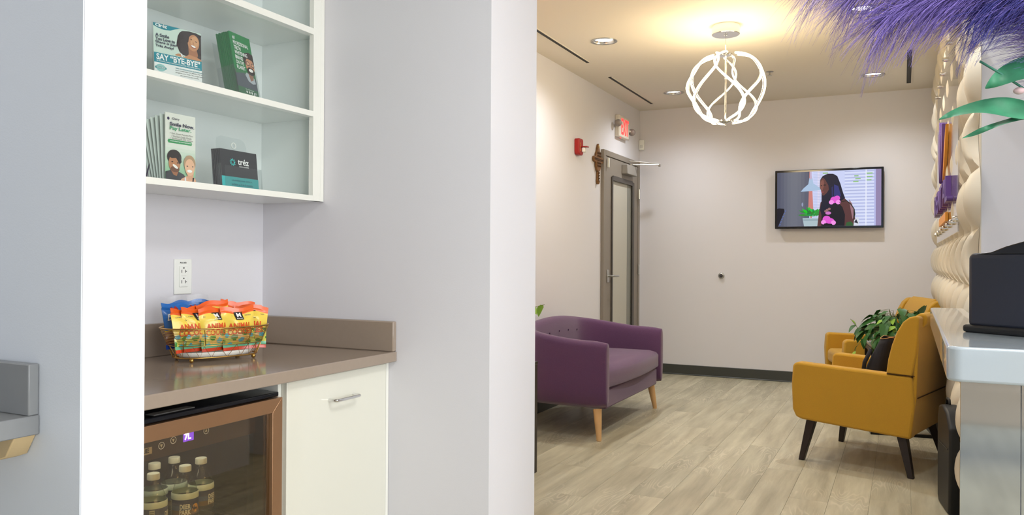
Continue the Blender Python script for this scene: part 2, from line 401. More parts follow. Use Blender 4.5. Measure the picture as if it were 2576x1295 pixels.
# ceiling with round openings for the recessed lights
CANS = [(-1.94, 5.41), (-1.94, 7.35), (-.235, 7.37), (-.235, 5.43), (-1.94, 3.47), (-.235, 3.49), (-.45, 1.45), (-.45, -.6)]
CR = .083
def ceiling():
    mb = MB(); hs = .12
    xs = sorted(set([-3, 3.6]+[c[0]-hs for c in CANS]+[c[0]+hs for c in CANS])); ys = sorted(set([-3.62, 8.3]+[c[1]-hs for c in CANS]+[c[1]+hs for c in CANS]))
    for i in range(len(xs)-1):
        for j in range(len(ys)-1):
            cx, cy = (xs[i]+xs[i+1])/2, (ys[j]+ys[j+1])/2
            hit = [c for c in CANS if xs[i] >= c[0]-hs-1e-6 and xs[i+1] <= c[0]+hs+1e-6 and ys[j] >= c[1]-hs-1e-6 and ys[j+1] <= c[1]+hs+1e-6]
            if not hit:
                mb.add([(xs[i], ys[j], CE), (xs[i], ys[j+1], CE), (xs[i+1], ys[j+1], CE), (xs[i+1], ys[j], CE)], [(0, 1, 2, 3)])
            else:
                c = hit[0]; n = 32
                if abs(xs[i+1]-xs[i]-2*hs) > 1e-6 or abs(ys[j+1]-ys[j]-2*hs) > 1e-6:
                    pass
                for k in range(n):
                    a, b = 2*PI*k/n, 2*PI*(k+1)/n
                    def sq(t):
                        u, v = math.cos(t), math.sin(t); s = hs/max(abs(u), abs(v)); return (c[0]+u*s, c[1]+v*s, CE)
                    def ci(t): return (c[0]+CR*math.cos(t), c[1]+CR*math.sin(t), CE)
                    mb.add([sq(a), ci(a), ci(b), sq(b)], [(0, 1, 2, 3)])
    mb.box(-3, 3.6, -3.62, 8.3, CE+.14, CE+.2)
    return mb
# keep every opening a full cell of the grid: snap rows to the same coordinates
CANS = [(-1.94, 5.42), (-1.94, 7.36), (-.235, 7.36), (-.235, 5.42), (-1.94, 3.48), (-.235, 3.48), (-.235, 1.45), (-.235, -1.9)]
cl = struct('ceiling', ceiling(), WALLD); tag(cl, 'flat warm white plaster ceiling')

# ------------------------------------------------------------------ recessed lights
def can_light(i, c, label):
    root = empty('recessed_light', (c[0], c[1], CE), 0, label, 'ceiling light', 'recessed ceiling lights')
    MB().lathe([(CR+.012, -.0005), (CR+.012, -.004), (CR, -.005), (CR-.006, -.002), (CR-.006, .002)], 32, cap=False).build('trim_ring', STEEL, root, smooth=True)
    MB().lathe([(CR-.004, 0), (CR-.008, .008), (CR-.014, .014)], 32, cap=False).build('reflector', CHROME, root)
    MB().lathe([(CR-.014, .014), (CR*.5, .010), (.001, .008)], 32, cap=False).build('lens', CANL, root)
    l = bpy.data.lights.new('can_lamp', 'SPOT'); l.energy = 57; l.color = (.93, .965, 1); l.spot_size = math.radians(150); l.spot_blend = 1; l.shadow_soft_size = .05
    if i == 4: l.energy = 20
    if c[1] < 2: l.energy = 7; l.color = (1, .98, .97)
    lo = bpy.data.objects.new('can_lamp', l); COL.objects.link(lo); lo.parent = root; lo.location = (0, 0, -.006)
    return root
CL = ['recessed light in lobby ceiling by the left air slot nearer the camera', 'recessed light in lobby ceiling left of the pendant lamp near the far wall', 'recessed light in lobby ceiling above the wall television', 'recessed light in lobby ceiling seen behind the purple plume',
      'recessed light above the dark end table', 'recessed light above the reception half wall', 'recessed light in corridor ceiling facing the snack niche', 'recessed light in corridor ceiling nearest the window']
for i, c in enumerate(CANS): can_light(i, c, CL[i])
def troffer(x, y, label, power):
    root = empty('light_panel', (x, y, CE), 0, label, 'ceiling light', 'office light panels')
    MB().box(-.31, .31, -.62, -.60, -.015, 0).box(-.31, .31, .60, .62, -.015, 0).box(-.31, -.29, -.60, .60, -.015, 0).box(.29, .31, -.60, .60, -.015, 0).build('frame', PLASTIC, root)
    MB().box(-.29, .29, -.60, .60, -.008, -.003).build('diffuser', TROFF, root)
    l = bpy.data.lights.new('panel_lamp', 'AREA'); l.shape = 'RECTANGLE'; l.size = .56; l.size_y = 1.16; l.energy = power; l.color = (.97, .985, 1)
    lo = bpy.data.objects.new('panel_lamp', l); COL.objects.link(lo); lo.parent = root; lo.location = (0, 0, -.02)
troffer(.40, 1.18, 'light panel in the corridor ceiling in front of the snack niche', 20); troffer(2.7, 1.7, 'light panel in the office ceiling deep in the office', 20)

# ------------------------------------------------------------------ air slots, sprinkler
def slot(x, y0, y1, w, label):
    root = empty('air_slot', (x, (y0+y1)/2, CE), 0, label, 'air vent', 'linear ceiling air slots'); h = (y1-y0)/2
    MB().box(-w/2, w/2, -h, h, -.004, -.0005).build('slot_opening', DARKSLOT, root)
    MB().box(-w/2-.006, -w/2, -h, h, -.006, -.0003).box(w/2, w/2+.006, -h, h, -.006, -.0003).build('rim', WALLD, root)
slot(-2.262, 4.2, 5.95, .028, 'long black air slot in ceiling beside the left wall nearer the pier')
slot(-2.272, 6.50, 7.78, .028, 'black air slot in ceiling above the grey door')
slot(.037, 6.6, 7.81, .035, 'short black air slot in ceiling beside the textured panel wall')
sp = empty('sprinkler', (-1.004, 6.873, CE), 0, 'small metal sprinkler head in lobby ceiling behind the pendant', 'sprinkler')
MB().lathe([(.03, -.0005), (.03, -.004), (.012, -.008)], 16).build('flange', STEEL, sp); MB().lathe([(.006, -.006), (.006, -.03), (.018, -.032), (.018, -.034)], 12).build('deflector', STEEL, sp)

# ------------------------------------------------------------------ pendant lamp
pend = empty('pendant_lamp', (-1.075, 5.413, CE), 0, 'glowing globe-shaped pendant of looping warm light strips in lobby', 'pendant lamp')
MB().lathe([(.092, -.0005), (.092, -.058), (.088, -.062), (.001, -.062)], 40).build('canopy', CHROME, pend, smooth='auto')
for dx in (-.008, .008): MB().lathe([(.003, -.06), (.003, -.068), (.001, -.070)], 8, (dx, -.01, 0)).build('screw', STEEL, pend)
MB().tube([(0, 0, -.06), (0, 0, -.135)], .0018, 6).build('cord', STEEL, pend); MB().tube([(0, 0, -.13), (0, 0, -.65)], .007, 10).build('stem', CHROME, pend, smooth=True)
PZ = -.42; PR = .255; PH = .228
def strand(phi, sgn, r_off, A=.45):
    pts = []
    for i in range(41):
        t = i/40; th = .14+(PI-.28)*t; rr = (PR-r_off)*math.sin(th)**.62
        ph = phi + sgn*A*math.sin(2*PI*t)
        pts.append((rr*math.cos(ph), rr*math.sin(ph), PZ+(PH-r_off*.3)*math.cos(th)))
    return pts
for k in range(8):
    s = 1 if k % 2 else -1
    st = MB().tube(strand(2*PI*k/8+.32, s, 0), .0068, 8).build('light_strip', LED, pend, smooth=True)
    MB().tube(strand(2*PI*k/8+.32, s, .012), .0058, 6).build('chrome_backing', CHROME, st, smooth=True)
MB().lathe([(.001, PZ-PH-.012), (.012, PZ-PH-.01), (.045, PZ-PH+.004), (.045, PZ-PH+.014), (.001, PZ-PH+.016)], 24).build('lower_hub', CHROME, pend, smooth='auto')
MB().lathe([(.001, PZ+PH-.012), (.045, PZ+PH-.01), (.045, PZ+PH+.002), (.001, PZ+PH+.008)], 24).build('upper_hub', CHROME, pend, smooth='auto')
MB().lathe([(.001, PZ-PH-.03), (.007, PZ-PH-.026), (.005, PZ-PH-.01)], 10).build('finial', CHROME, pend, smooth=True)
pl_ = bpy.data.lights.new('pendant_glow', 'POINT'); pl_.energy = 30; pl_.color = (1, .80, .50); pl_.shadow_soft_size = .2
plo = bpy.data.objects.new('pendant_glow', pl_); COL.objects.link(plo); plo.parent = pend; plo.location = (0, 0, PZ)

# ------------------------------------------------------------------ snack niche: base units
ZC = .862
def thing_box(name, mb, m, label, cat, bevel=.0015, group=None):
    o = mb.build(name, m, None, bevel=bevel); return tag(o, label, cat, group)
ct = empty('worktop', (-1.8, 1.6, .828), 0, 'taupe stone worktop with upstand holding the snack basket', 'worktop')
def loc_mb(mb, o): 
    lx = o.location; mb.v = [(v[0]-lx.x, v[1]-lx.y, v[2]-lx.z) for v in mb.v]; return mb
loc_mb(MB().box(XB, -1.52, YN, YS, .828, ZC), ct).build('slab', QUARTZ, ct, bevel=.003)
loc_mb(MB().box(XB, XB+.02, YN, YS, ZC, .965), ct).build('back_upstand', QUARTZ, ct, bevel=.002)
loc_mb(MB().box(XB+.02, -1.522, YS-.02, YS, ZC, .963), ct).build('side_upstand', QUARTZ, ct, bevel=.004)
# base cabinet
cb = empty('base_cabinet', (-1.8, 1.96, 0), 0, 'glossy cream base cabinet with one door beside the drinks fridge', 'cabinet')
loc_mb(MB().box(XB, -1.572, 1.712, YS-.002, .1, .828), cb).build('body', WHITE, cb, bevel=.001)
loc_mb(MB().box(XB, -1.62, 1.73, YS-.002, 0, .1), cb).build('plinth', BLACK, cb)
dr = loc_mb(MB().box(-1.571, -1.55, 1.7235, 2.2, .105, .822), cb).build('door', CREAM, cb, bevel=.0015)
loc_mb(MB().box(-1.571, -1.552, 2.203, YS-.002, .1, .828), cb).build('filler', WHITE, cb)
hp = [(-1.55, 1.905, .745), (-1.527, 1.905, .745), (-1.522, 1.908, .745), (-1.520, 1.915, .745), (-1.520, 2.012, .745), (-1.522, 2.019, .745), (-1.527, 2.022, .745), (-1.55, 2.022, .745)]
mb = MB().tube(hp, .0048, 10); loc_mb(mb, cb); mb.build('handle', CHROME, dr, smooth='auto')

# ------------------------------------------------------------------ drinks fridge
fx = -1.55; fr = empty('drinks_fridge', (-1.8, 1.406, 0), 0, 'glass door drinks fridge with bronze steel frame under the worktop', 'fridge')
P_ = lambda mb: loc_mb(mb, fr)
P_(MB().box(XB+.02, -1.60, 1.106, 1.124, .03, .80).box(XB+.02, -1.60, 1.688, 1.706, .03, .80).box(XB+.02, XB+.04, 1.124, 1.688, .03, .80).box(XB+.04, -1.60, 1.124, 1.688, .03, .08).box(XB+.04, -1.60, 1.124, 1.688, .768, .80)).build('cabinet_shell', BLACKG, fr, bevel=.002)
P_(MB().box(XB+.06, -1.556, 1.11, 1.698, .788, .801)).build('top_panel', BLACKG, fr, bevel=.003)
P_(MB().box(-1.60, -1.572, 1.30, 1.42, .8012, .8022)).build('top_label', GREY, fr)
fd = P_(MB().prism([(1.106, .785), (1.706, .785), (1.668, .747), (1.144, .747)], 'x', -1.575, fx)
   .prism([(1.706, .785), (1.706, .03), (1.668, .068), (1.668, .747)], 'x', -1.575, fx)
   .prism([(1.106, .03), (1.106, .785), (1.144, .747), (1.144, .068)], 'x', -1.575, fx)
   .prism([(1.706, .03), (1.106, .03), (1.144, .068), (1.668, .068)], 'x', -1.575, fx)).build('door_frame', BRONZE, fr, bevel=.0008)
P_(MB().box(-1.567, -1.561, 1.144, 1.668, .068, .747)).build('door_glass', FRGLASS, fd)
P_(MB().box(-1.60, -1.578, 1.625, 1.668, .05, .76)).build('door_gasket', BLACK, fd); P_(MB().box(-1.60, -1.578, 1.124, 1.15, .05, .76)).build('door_gasket', BLACK, fd)
P_(MB().box(-1.576, -1.568, 1.16, 1.62, .700, .747)).build('control_strip', mat('fridge_strip', rgb(64, 50, 44), .3), fr)
for sz in (.44, .18): 
    mb = MB()
    for k in range(13): mb.box(XB+.06, -1.62, 1.13+k*.0455, 1.1315+k*.0455, sz-.003, sz)
    mb.box(-1.622, -1.612, 1.126, 1.686, sz-.012, sz); P_(mb).build('wire_shelf', STEEL, fr)
P_(MB().box(-1.606, -1.60, 1.13, 1.62, .436, .448)).build('shelf_trim', ESPRESSO, fr)
pan = empty('display_frame', (0, 0, 0)); pan.parent = fr
def fr_face(y, z, x=-1.5662):
    return (y-1.406, z, x+1.8)
pan.matrix_local = Matrix(((0, 0, 1, 0), (1, 0, 0, 0), (0, 1, 0, 0), (0, 0, 0, 1)))
bpy.data.objects.remove(pan, do_unlink=True)
def on_x(mb_pts, x, y, z): return [(x+p[2], y+p[0], z+p[1]) for p in mb_pts]
def rot_x(o):  # put artwork drawn in (right, up, out) onto a face looking +x
    o.matrix_local = o.matrix_local @ Matrix(((0, 0, 1, 0), (1, 0, 0, 0), (0, 1, 0, 0), (0, 0, 0, 1)))
def face_x(o, x, y, z, base):
    o.location = (x-base.location.x, y-base.location.y, z-base.location.z)
    o.rotation_euler = Matrix(((0, 0, 1), (1, 0, 0), (0, 1, 0))).to_euler()
d = MB().add([(p[0], p[1], 0) for p in rect(-.016, -.012, .016, .012)], [(0, 1, 2, 3)]).build('display', DISPLAY, fr); face_x(d, -1.5672, 1.397, .735, fr)
t = lettering('7L', .02, DISPW, fr, width=.02, bold=.03, name='display_digits'); face_x(t, -1.5668, 1.394, .735, fr)
for y, z, b in ((1.318, .728, 'V'), (1.352, .734, 'V'), (1.452, .738, 'A')):
    mb = MB().tube([(0.008*math.cos(2*PI*k/20), .008*math.sin(2*PI*k/20), 0) for k in range(20)], .0006, 5, closed=True)
    s = -1 if b == 'V' else 1
    mb.add([(-.004, -.003*s, 0), (.004, -.003*s, 0), (0, .005*s, 0)], [(0, 1, 2)])
    o = mb.build('touch_button', INKW, fr); face_x(o, -1.5672, y, z, fr)
o = art('brand_badge', [(rect(-.03, -.008, .03, .008), rgb(196, 190, 178))], fr); face_x(o, -1.5678, 1.262, .723, fr)
o = lettering('IRE', .012, INKB, fr, width=.03, height=.010, name='badge_lettering'); face_x(o, -1.5668, 1.268, .724, fr)

fl_ = bpy.data.lights.new('fridge_led', 'AREA'); fl_.shape = 'RECTANGLE'; fl_.size = .08; fl_.size_y = .45; fl_.energy = .6; fl_.color = (.85, .95, 1)
flo = bpy.data.objects.new('fridge_led', fl_); COL.objects.link(flo); flo.parent = fr; flo.location = (-1.66+1.8, 0, .762)
# water bottles
def bottle_proto():
    root = empty('water_bottle', (0, 0, 0), 0)
    pr = [(.001, .004), (.02, .002), (.029, 0), (.032, .006), (.032, .03), (.0295, .034), (.032, .038), (.032, .052), (.0295, .056), (.032, .06), (.0325, .07), (.0325, .125), (.031, .135), (.026, .152), (.018, .168), (.0125, .178), (.0125, .186)]
    MB().lathe(pr, 24).build('bottle_body', PET, root, smooth=True)
    MB().lathe([(.0328, .072), (.0328, .122)], 32, cap=False).build('label_band', PRINT, root, smooth=True)
    MB().lathe([(.0332, .121), (.0334, .123), (.0326, .135), (.0318, .136)], 32, cap=False).build('shoulder_shine', mat('shine_white', rgb(220, 236, 232), .25), root, smooth=True)  # pale ring paints the light caught on the bottle's shoulder
    MB().lathe([(.0148, .186), (.0148, .199), (.0138, .2005), (.001, .2005)], 20).build('cap', CAPP, root, smooth='auto')
    return root
def paint_band(me):
    at = me.color_attributes.get('Col') or me.color_attributes.new('Col', 'FLOAT_COLOR', 'CORNER')
    for l in me.loops:
        z = me.vertices[l.vertex_index].co.z
        at.data[l.index].color = rgb(70, 92, 140) if z > .1 else rgb(54, 44, 50)
bp0 = bottle_proto()
for o in bpy.data.objects:
    if o.parent == bp0 and o.name.startswith('label_band'):
        b = MB()
        for z0, z1, c in ((.072, .082, rgb(48, 40, 46)), (.082, .094, rgb(120, 92, 60)), (.094, .106, rgb(74, 96, 146)), (.106, .122, rgb(58, 66, 118))):
            b.lathe([(.0328, z0), (.0328, z1)], 32, cap=False, col=c)
        o.data = b.mesh('label_band'); o.data.materials.append(PRINT)
        for p in o.data.polygons: p.use_smooth = True
def wrap(o, r):
    for v in o.data.vertices:
        a = v.co.x/r; v.co = (r*math.sin(a)*1.0, -r*math.cos(a), v.co.y)
for dy, txt, w, hh in ((.104, 'DEER', .026, .012), (.090, 'PARK', .028, .013)):
    t = lettering(txt, .014, INKW, bp0, x=-.010, y=dy, width=w, height=hh, bold=.03); wrap(t, .0333)
sun = MB().add([(p[0], p[1], 0) for p in ell(.017, .097, .010, .011, 14)], [tuple(range(14))], rgb(236, 170, 40)).build('printed_sun', PRINT, bp0); wrap(sun, .0332)
deer = MB()
for poly in ([(.008,.096),(.014,.099),(.022,.098),(.023,.094),(.015,.093)], [(.008,.096),(.005,.103),(.008,.104),(.011,.098)], [(.010,.094),(.012,.087),(.013,.087),(.012,.094)], [(.020,.094),(.022,.087),(.023,.087),(.0225,.095)], [(.006,.103),(.003,.110),(.004,.110),(.007,.104)], [(.007,.104),(.010,.110),(.011,.110),(.008,.103)]):
    deer.add([(p[0], p[1], 0) for p in poly], [tuple(range(len(poly)))], rgb(60, 34, 20))
dd = deer.build('printed_deer', PRINT, bp0); wrap(dd, .0336)
bc = MB().add([(p[0], p[1], 0) for p in rect(-.062, .076, -.050, .118)], [(0, 1, 2, 3)], rgb(196, 200, 192))
for k in range(9): bc.add([(p[0], p[1], .0001) for p in rect(-.061, .079+k*.0042, -.051, .081+k*.0042)], [(0, 1, 2, 3)], rgb(90, 90, 90))
bcd = bc.build('barcode', PRINT, bp0); wrap(bcd, .0335)
BOT = [(-1.648, 1.363, PI/2+.9, 'water bottle at left of the front pair, barcode side showing'), (-1.640, 1.452, PI/2-.40, 'water bottle in front row with the deer label facing out'), (-1.665, 1.526, PI/2+.55, 'rightmost water bottle in the fridge, set slightly back'),
       (-1.728, 1.432, PI/2-.2, 'water bottle behind the barcode bottle at left of the fridge'), (-1.734, 1.499, PI/2+.3, 'water bottle behind the deer label bottle in the fridge')]
for i, (x, y, a, lb) in enumerate(BOT):
    o = bp0 if i == 0 else copy_tree(bp0)
    o.location = (x, y, .442+(.0 if i else 0)); o.rotation_euler = (0, 0, a); tag(o, lb, 'bottle', 'water bottles in the fridge')

# ------------------------------------------------------------------ upper shelf cabinet
XU = -1.833
uc = empty('wall_cabinet', (XB, 1.6, 1.371), 0, 'white glass fronted wall cabinet holding the brochure displays', 'cabinet')
U_ = lambda mb: loc_mb(mb, uc)
U_(MB().box(XB+.001, XB+.008, YN+.02, 2.2, 1.371, 2.45)).build('back_panel', WHITEIN, uc)
U_(MB().box(XB+.001, XU-.001, 2.2, YS-.001, 1.371, 2.45)).build('side_panel', WHITEIN, uc); U_(MB().box(XB+.001, XU-.001, YN+.001, YN+.02, 1.371, 2.45)).build('side_panel', WHITEIN, uc)
U_(MB().box(XU-.02, XU, 2.161, 2.1985, 1.371, 2.45)).build('door_stile', WHITE, uc, bevel=.001); U_(MB().box(XU-.02, XU-.0005, 2.1995, YS-.001, 1.371, 2.45)).build('filler_strip', WHITE, uc, bevel=.001)
for z0, z1 in ((1.371, 1.3895), (1.6625, 1.681), (1.946, 1.967), (2.24, 2.26), (2.43, 2.45)):
    U_(MB().box(XB+.008, XU-.001, YN+.02, 2.2, z0, z1)).build('shelf', WHITEIN, uc, bevel=.0006)
    U_(MB().box(XU-.001, XU, YN+.02, 2.161, z0, z1)).build('edge_band', WHITE, uc)
U_(MB().box(XU-.030, XU-.026, YN+.025, 2.165, 1.682, 1.945)).build('glass_pane', GLASS, uc); U_(MB().box(XU-.030, XU-.026, YN+.025, 2.165, 1.39, 1.662)).build('glass_pane', GLASS, uc); U_(MB().box(XU-.030, XU-.026, YN+.025, 2.165, 1.968, 2.239)).build('glass_pane', GLASS, uc)

# power socket
so = empty('power_socket', (0, 0, 0), 0, 'white double power socket on niche wall above the snack basket', 'socket'); facing(so, (XB, 1.855, 1.11), '+x')
MB().box(-.035, .035, -.0575, .0575, 0, .005).build('face_plate', PLASTIC, so, bevel=.002)
MB().box(-.0165, .0165, -.034, .034, .005, .0075).build('outlet_insert', PLASTIC, so, bevel=.001)
for s in (-1, 1):
    cy = .017*s
    MB().box(-.009, -.007, cy-.005, cy+.005, .0075, .0079).build('slot', INKB, so); MB().box(.006, .008, cy-.005, cy+.005, .0075, .0079).box(.008, .012, cy-.001, cy+.001, .0075, .0079).build('slot', INKB, so)
    MB().lathe([(.0025, .0076), (.0025, .008)], 10, (0, cy+.011, 0)).build('ground_hole', INKB, so)
    MB().box(-.010, .010, cy-.0145, cy-.0141, .0075, .0078).build('outline', GREY, so)
lettering('P-B-CKR', .009, INKB, so, y=.045, z=.0054, width=.026, bold=.03)

# ------------------------------------------------------------------ printed displays on the shelves
def acrylic_stand(parent, w, h, back=.03):
    MB().box(-w/2, w/2, 0, h, -.0035, -.0015).box(-w/2, w/2, -.0, .002, -back, .012).build('acrylic_sheet', ACRYL, parent)
SK1, SK2 = rgb(196, 138, 96), rgb(224, 172, 128)
# A: smile leaflet in acrylic stand
a = empty('leaflet_stand', (0, 0, 0), 0, 'teal and white leaflet with smiling curly haired woman in clear stand on middle shelf', 'leaflet'); facing(a, (-1.935, 1.679, 1.6815), '+x', lean=.05, yaw=-.20)
w, h = .150, .174
acrylic_stand(a, w+.006, h+.002)
b = MB().box(-w/2, w/2, .001, h, -.0012, 0).build('leaflet', PAPER, a)
V = h/1.16  # artwork in units of about the width
def S(pts, sx=w, sy=h): return [((x-.5)*sx, y*sy) for x, y in pts]
hair = [(.60,.97),(.54,.93),(.50,.86),(.48,.76),(.47,.70),(.50,.66),(.53,.60),(.58,.56),(.70,.54),(.95,.52),(1,.54),(1,.96),(.9,.985),(.75,.99)]
shou = [(.44,.53),(.50,.56),(.58,.565),(.62,.52),(.66,.54),(.74,.58),(.9,.56),(1,.53),(1,.49),(.44,.52)]
P1 = [(S(rect(0,.50,1,1)), rgb(206, 226, 214)), (S([(0,1),(.56,1),(.45,.965),(.35,.925),(.22,.91),(.1,.925),(0,.955)]), rgb(30, 138, 156)),
      (S(hair), rgb(44, 32, 34)), (S([(.72,.74),(.73,.6),(.70,.54),(.9,.52),(.93,.6),(.9,.7)]), rgb(168, 112, 78)), (S(shou), SK1),
      (S(ell(.835,.80,.125,.145,24,rot=-.25)), SK1), (S(ell(.855,.815,.085,.105,20,rot=-.25)), rgb(214, 160, 116)),
      (S(ell(.83,.735,.060,.026,16,rot=-.2)), rgb(150, 70, 64)), (S(ell(.83,.740,.050,.016,16,rot=-.2)), rgb(248, 244, 238)),
      (S(ell(.785,.855,.022,.007,10,rot=-.3)), rgb(50, 30, 28)), (S(ell(.89,.83,.022,.007,10,rot=-.3)), rgb(50, 30, 28)), (S([(.82,.83),(.85,.775),(.815,.775)]), rgb(186, 128, 90)),
      (S([(.68,.97),(.74,.9),(.72,.8),(.66,.75),(.6,.8),(.6,.95)]), rgb(44, 32, 34)), (S([(.74,.985),(1,.96),(1,.93),(.88,.965)]), rgb(44, 32, 34)),
      (S([(.545,.565),(.575,.57),(.60,.51),(.57,.51)]), rgb(240, 240, 238)), (S(rect(0,.335,1,.50)), rgb(28, 142, 158)), (S(rect(0,0,1,.335)), rgb(234, 238, 234)),
      (S(ell(.13,.25,.10,.062)), rgb(150, 200, 196)), (S([(.02,.232),(.24,.232),(.25,.25),(.24,.268),(.02,.268),(.01,.25)]), rgb(60, 150, 150))]
P1 += [(S([(.08+.045*math.cos(2*PI*k/9)+dx*.012, .965+.020*math.sin(2*PI*k/9)+dy*.008) for dx, dy in ((-1,-1),(1,-1),(1,1),(-1,1))]), rgb(226, 240, 240)) for k in range(9)]
art('leaflet_print', P1, b)
zt = .004
lettering('tréz', .03, INKW, b, x=-.048, y=.965*h, z=zt, width=.026)
for i, (tx, wd) in enumerate((('A Smile', .042), ('You Love to', .060), ('Share is Just', .066), ('Tréz Away!', .056))):
    lettering(tx, .013, INKD, b, x=-.47*w+wd/2, y=(.80-.062*i)*h, z=zt, width=wd, height=.0098, bold=.025)
lettering('SAY “BYE-BYE”', .03, INKW, b, x=0, y=.435*h, z=zt, width=.138, height=.018, bold=.03)
lettering('to fixations, long treatment times, and expensive options.', .01, INKW, b, x=0, y=.362*h, z=zt, width=.138, height=.0052, bold=.01)
for i, tx in enumerate(('TRÉZ BIO-PROCESSING ALIGNERS are a', 'more comfortable and efficient way to a', 'straighter, your smile. The straight smile', 'you deserve in just months.')):
    lettering(tx, .006, INKT if i == 0 else GREY, b, x=.034, y=(.295-.038*i)*h, z=zt, width=.09 if i < 3 else .06, height=.0045, bold=0.01)
lettering('VOUDVIG', .006, INKB, b, x=-.008, y=.10*h, z=zt, width=.03, height=.006); lettering('EXCLUSIVE', .006, INKW, b, x=-.37*w, y=.25*h, z=zt, width=.026, height=.004)

# B: green brochures
g = empty('brochure_stack', (0, 0, 0), 0, 'stack of green teeth whitening brochures with bearded man on middle shelf', 'brochures'); facing(g, (-1.888, 1.918, 1.6815), '+x', lean=.20, yaw=.16)
w, h = .108, .215
GREEN = rgb(26, 122, 66)
for k in range(9):
    o = MB().box(-w/2+random.uniform(-.0015, .0015), w/2, 0, h+random.uniform(-.002, .002), -.0055*k-.0048, -.0055*k).build('brochure', mat('green_card', rgb(26, 118, 64), .35), g, bevel=.0006)
    if k == 0: bro = o
P2 = [(S(rect(0,0,1,1),w,h), rgb(34, 132, 72)), (S([(0,.36),(.2,.38),(.45,.40),(.6,.30),(.8,.33),(1,.36),(1,.16),(0,.14)],w,h), rgb(84, 92, 106)), (S(rect(0,0,1,.17),w,h), rgb(40, 124, 74)),
      (S([(.48,.38),(.55,.42),(.75,.40),(.92,.36),(.95,.28),(.8,.26),(.6,.29)],w,h), rgb(220, 224, 232)), (S([(.62,.45),(.90,.43),(.86,.33),(.72,.30)],w,h), rgb(186, 124, 92)),
      (S(ell(.76,.62,.26,.115,20),w,h), rgb(46, 30, 26)), (S(ell(.79,.54,.21,.135,22),w,h), rgb(206, 146, 112)), (S(ell(.79,.46,.19,.065,18),w,h), rgb(50, 32, 26)), (S(ell(.80,.475,.11,.026,14),w,h), rgb(250, 246, 240)),
      (S([(.55,.66),(1,.64),(1,.74),(.8,.76),(.6,.73)],w,h), rgb(46, 30, 26)), (S(ell(.69,.575,.09,.036,16),w,h), rgb(40, 40, 44)), (S(ell(.69,.575,.07,.027,16),w,h), rgb(214, 160, 128)), (S(ell(.92,.565,.08,.036,16),w,h), rgb(40, 40, 44)), (S(ell(.92,.565,.062,.027,16),w,h), rgb(214, 160, 128)),
      (S([(.78,.56),(.83,.51),(.76,.51)],w,h), rgb(186, 124, 92))]
P2 += [(S(ell(.40+.12*k,.105,.04,.019,12),w,h), rgb(236, 240, 232)) for k in range(3)]
art('brochure_print', P2, bro)
for i, (tx, wd) in enumerate((('#1', .12), ('PROFESSIONAL', .72), ('TEETH', .32), ('WHITENING', .60), ('BRAND', .36), ('ON THE', .36), ('PLANET', .40))):
    lettering(tx, .02, INKW, bro, x=(-.40+wd/2)*w, y=(.915-.075*i)*h, z=.003, width=wd*w, height=.0125, bold=.02)
lettering('go', .012, INKW, bro, x=.29*w, y=.10*h, z=.003, width=.016, bold=.01, shear=.3); lettering('Your smile in months', .006, INKW, bro, x=.05*w, y=.145*h, z=.003, width=.045)
hs = MB().box(-w/2-.004, -w/2-.0025, 0, .105, -.062, .004).box(w/2+.0025, w/2+.004, 0, .105, -.062, .004).box(-w/2-.004, w/2+.004, 0, .19, -.064, -.062).box(-w/2-.004, w/2+.004, 0, .09, .002, .004)
hs.build('acrylic_holder', ACRYL, g)

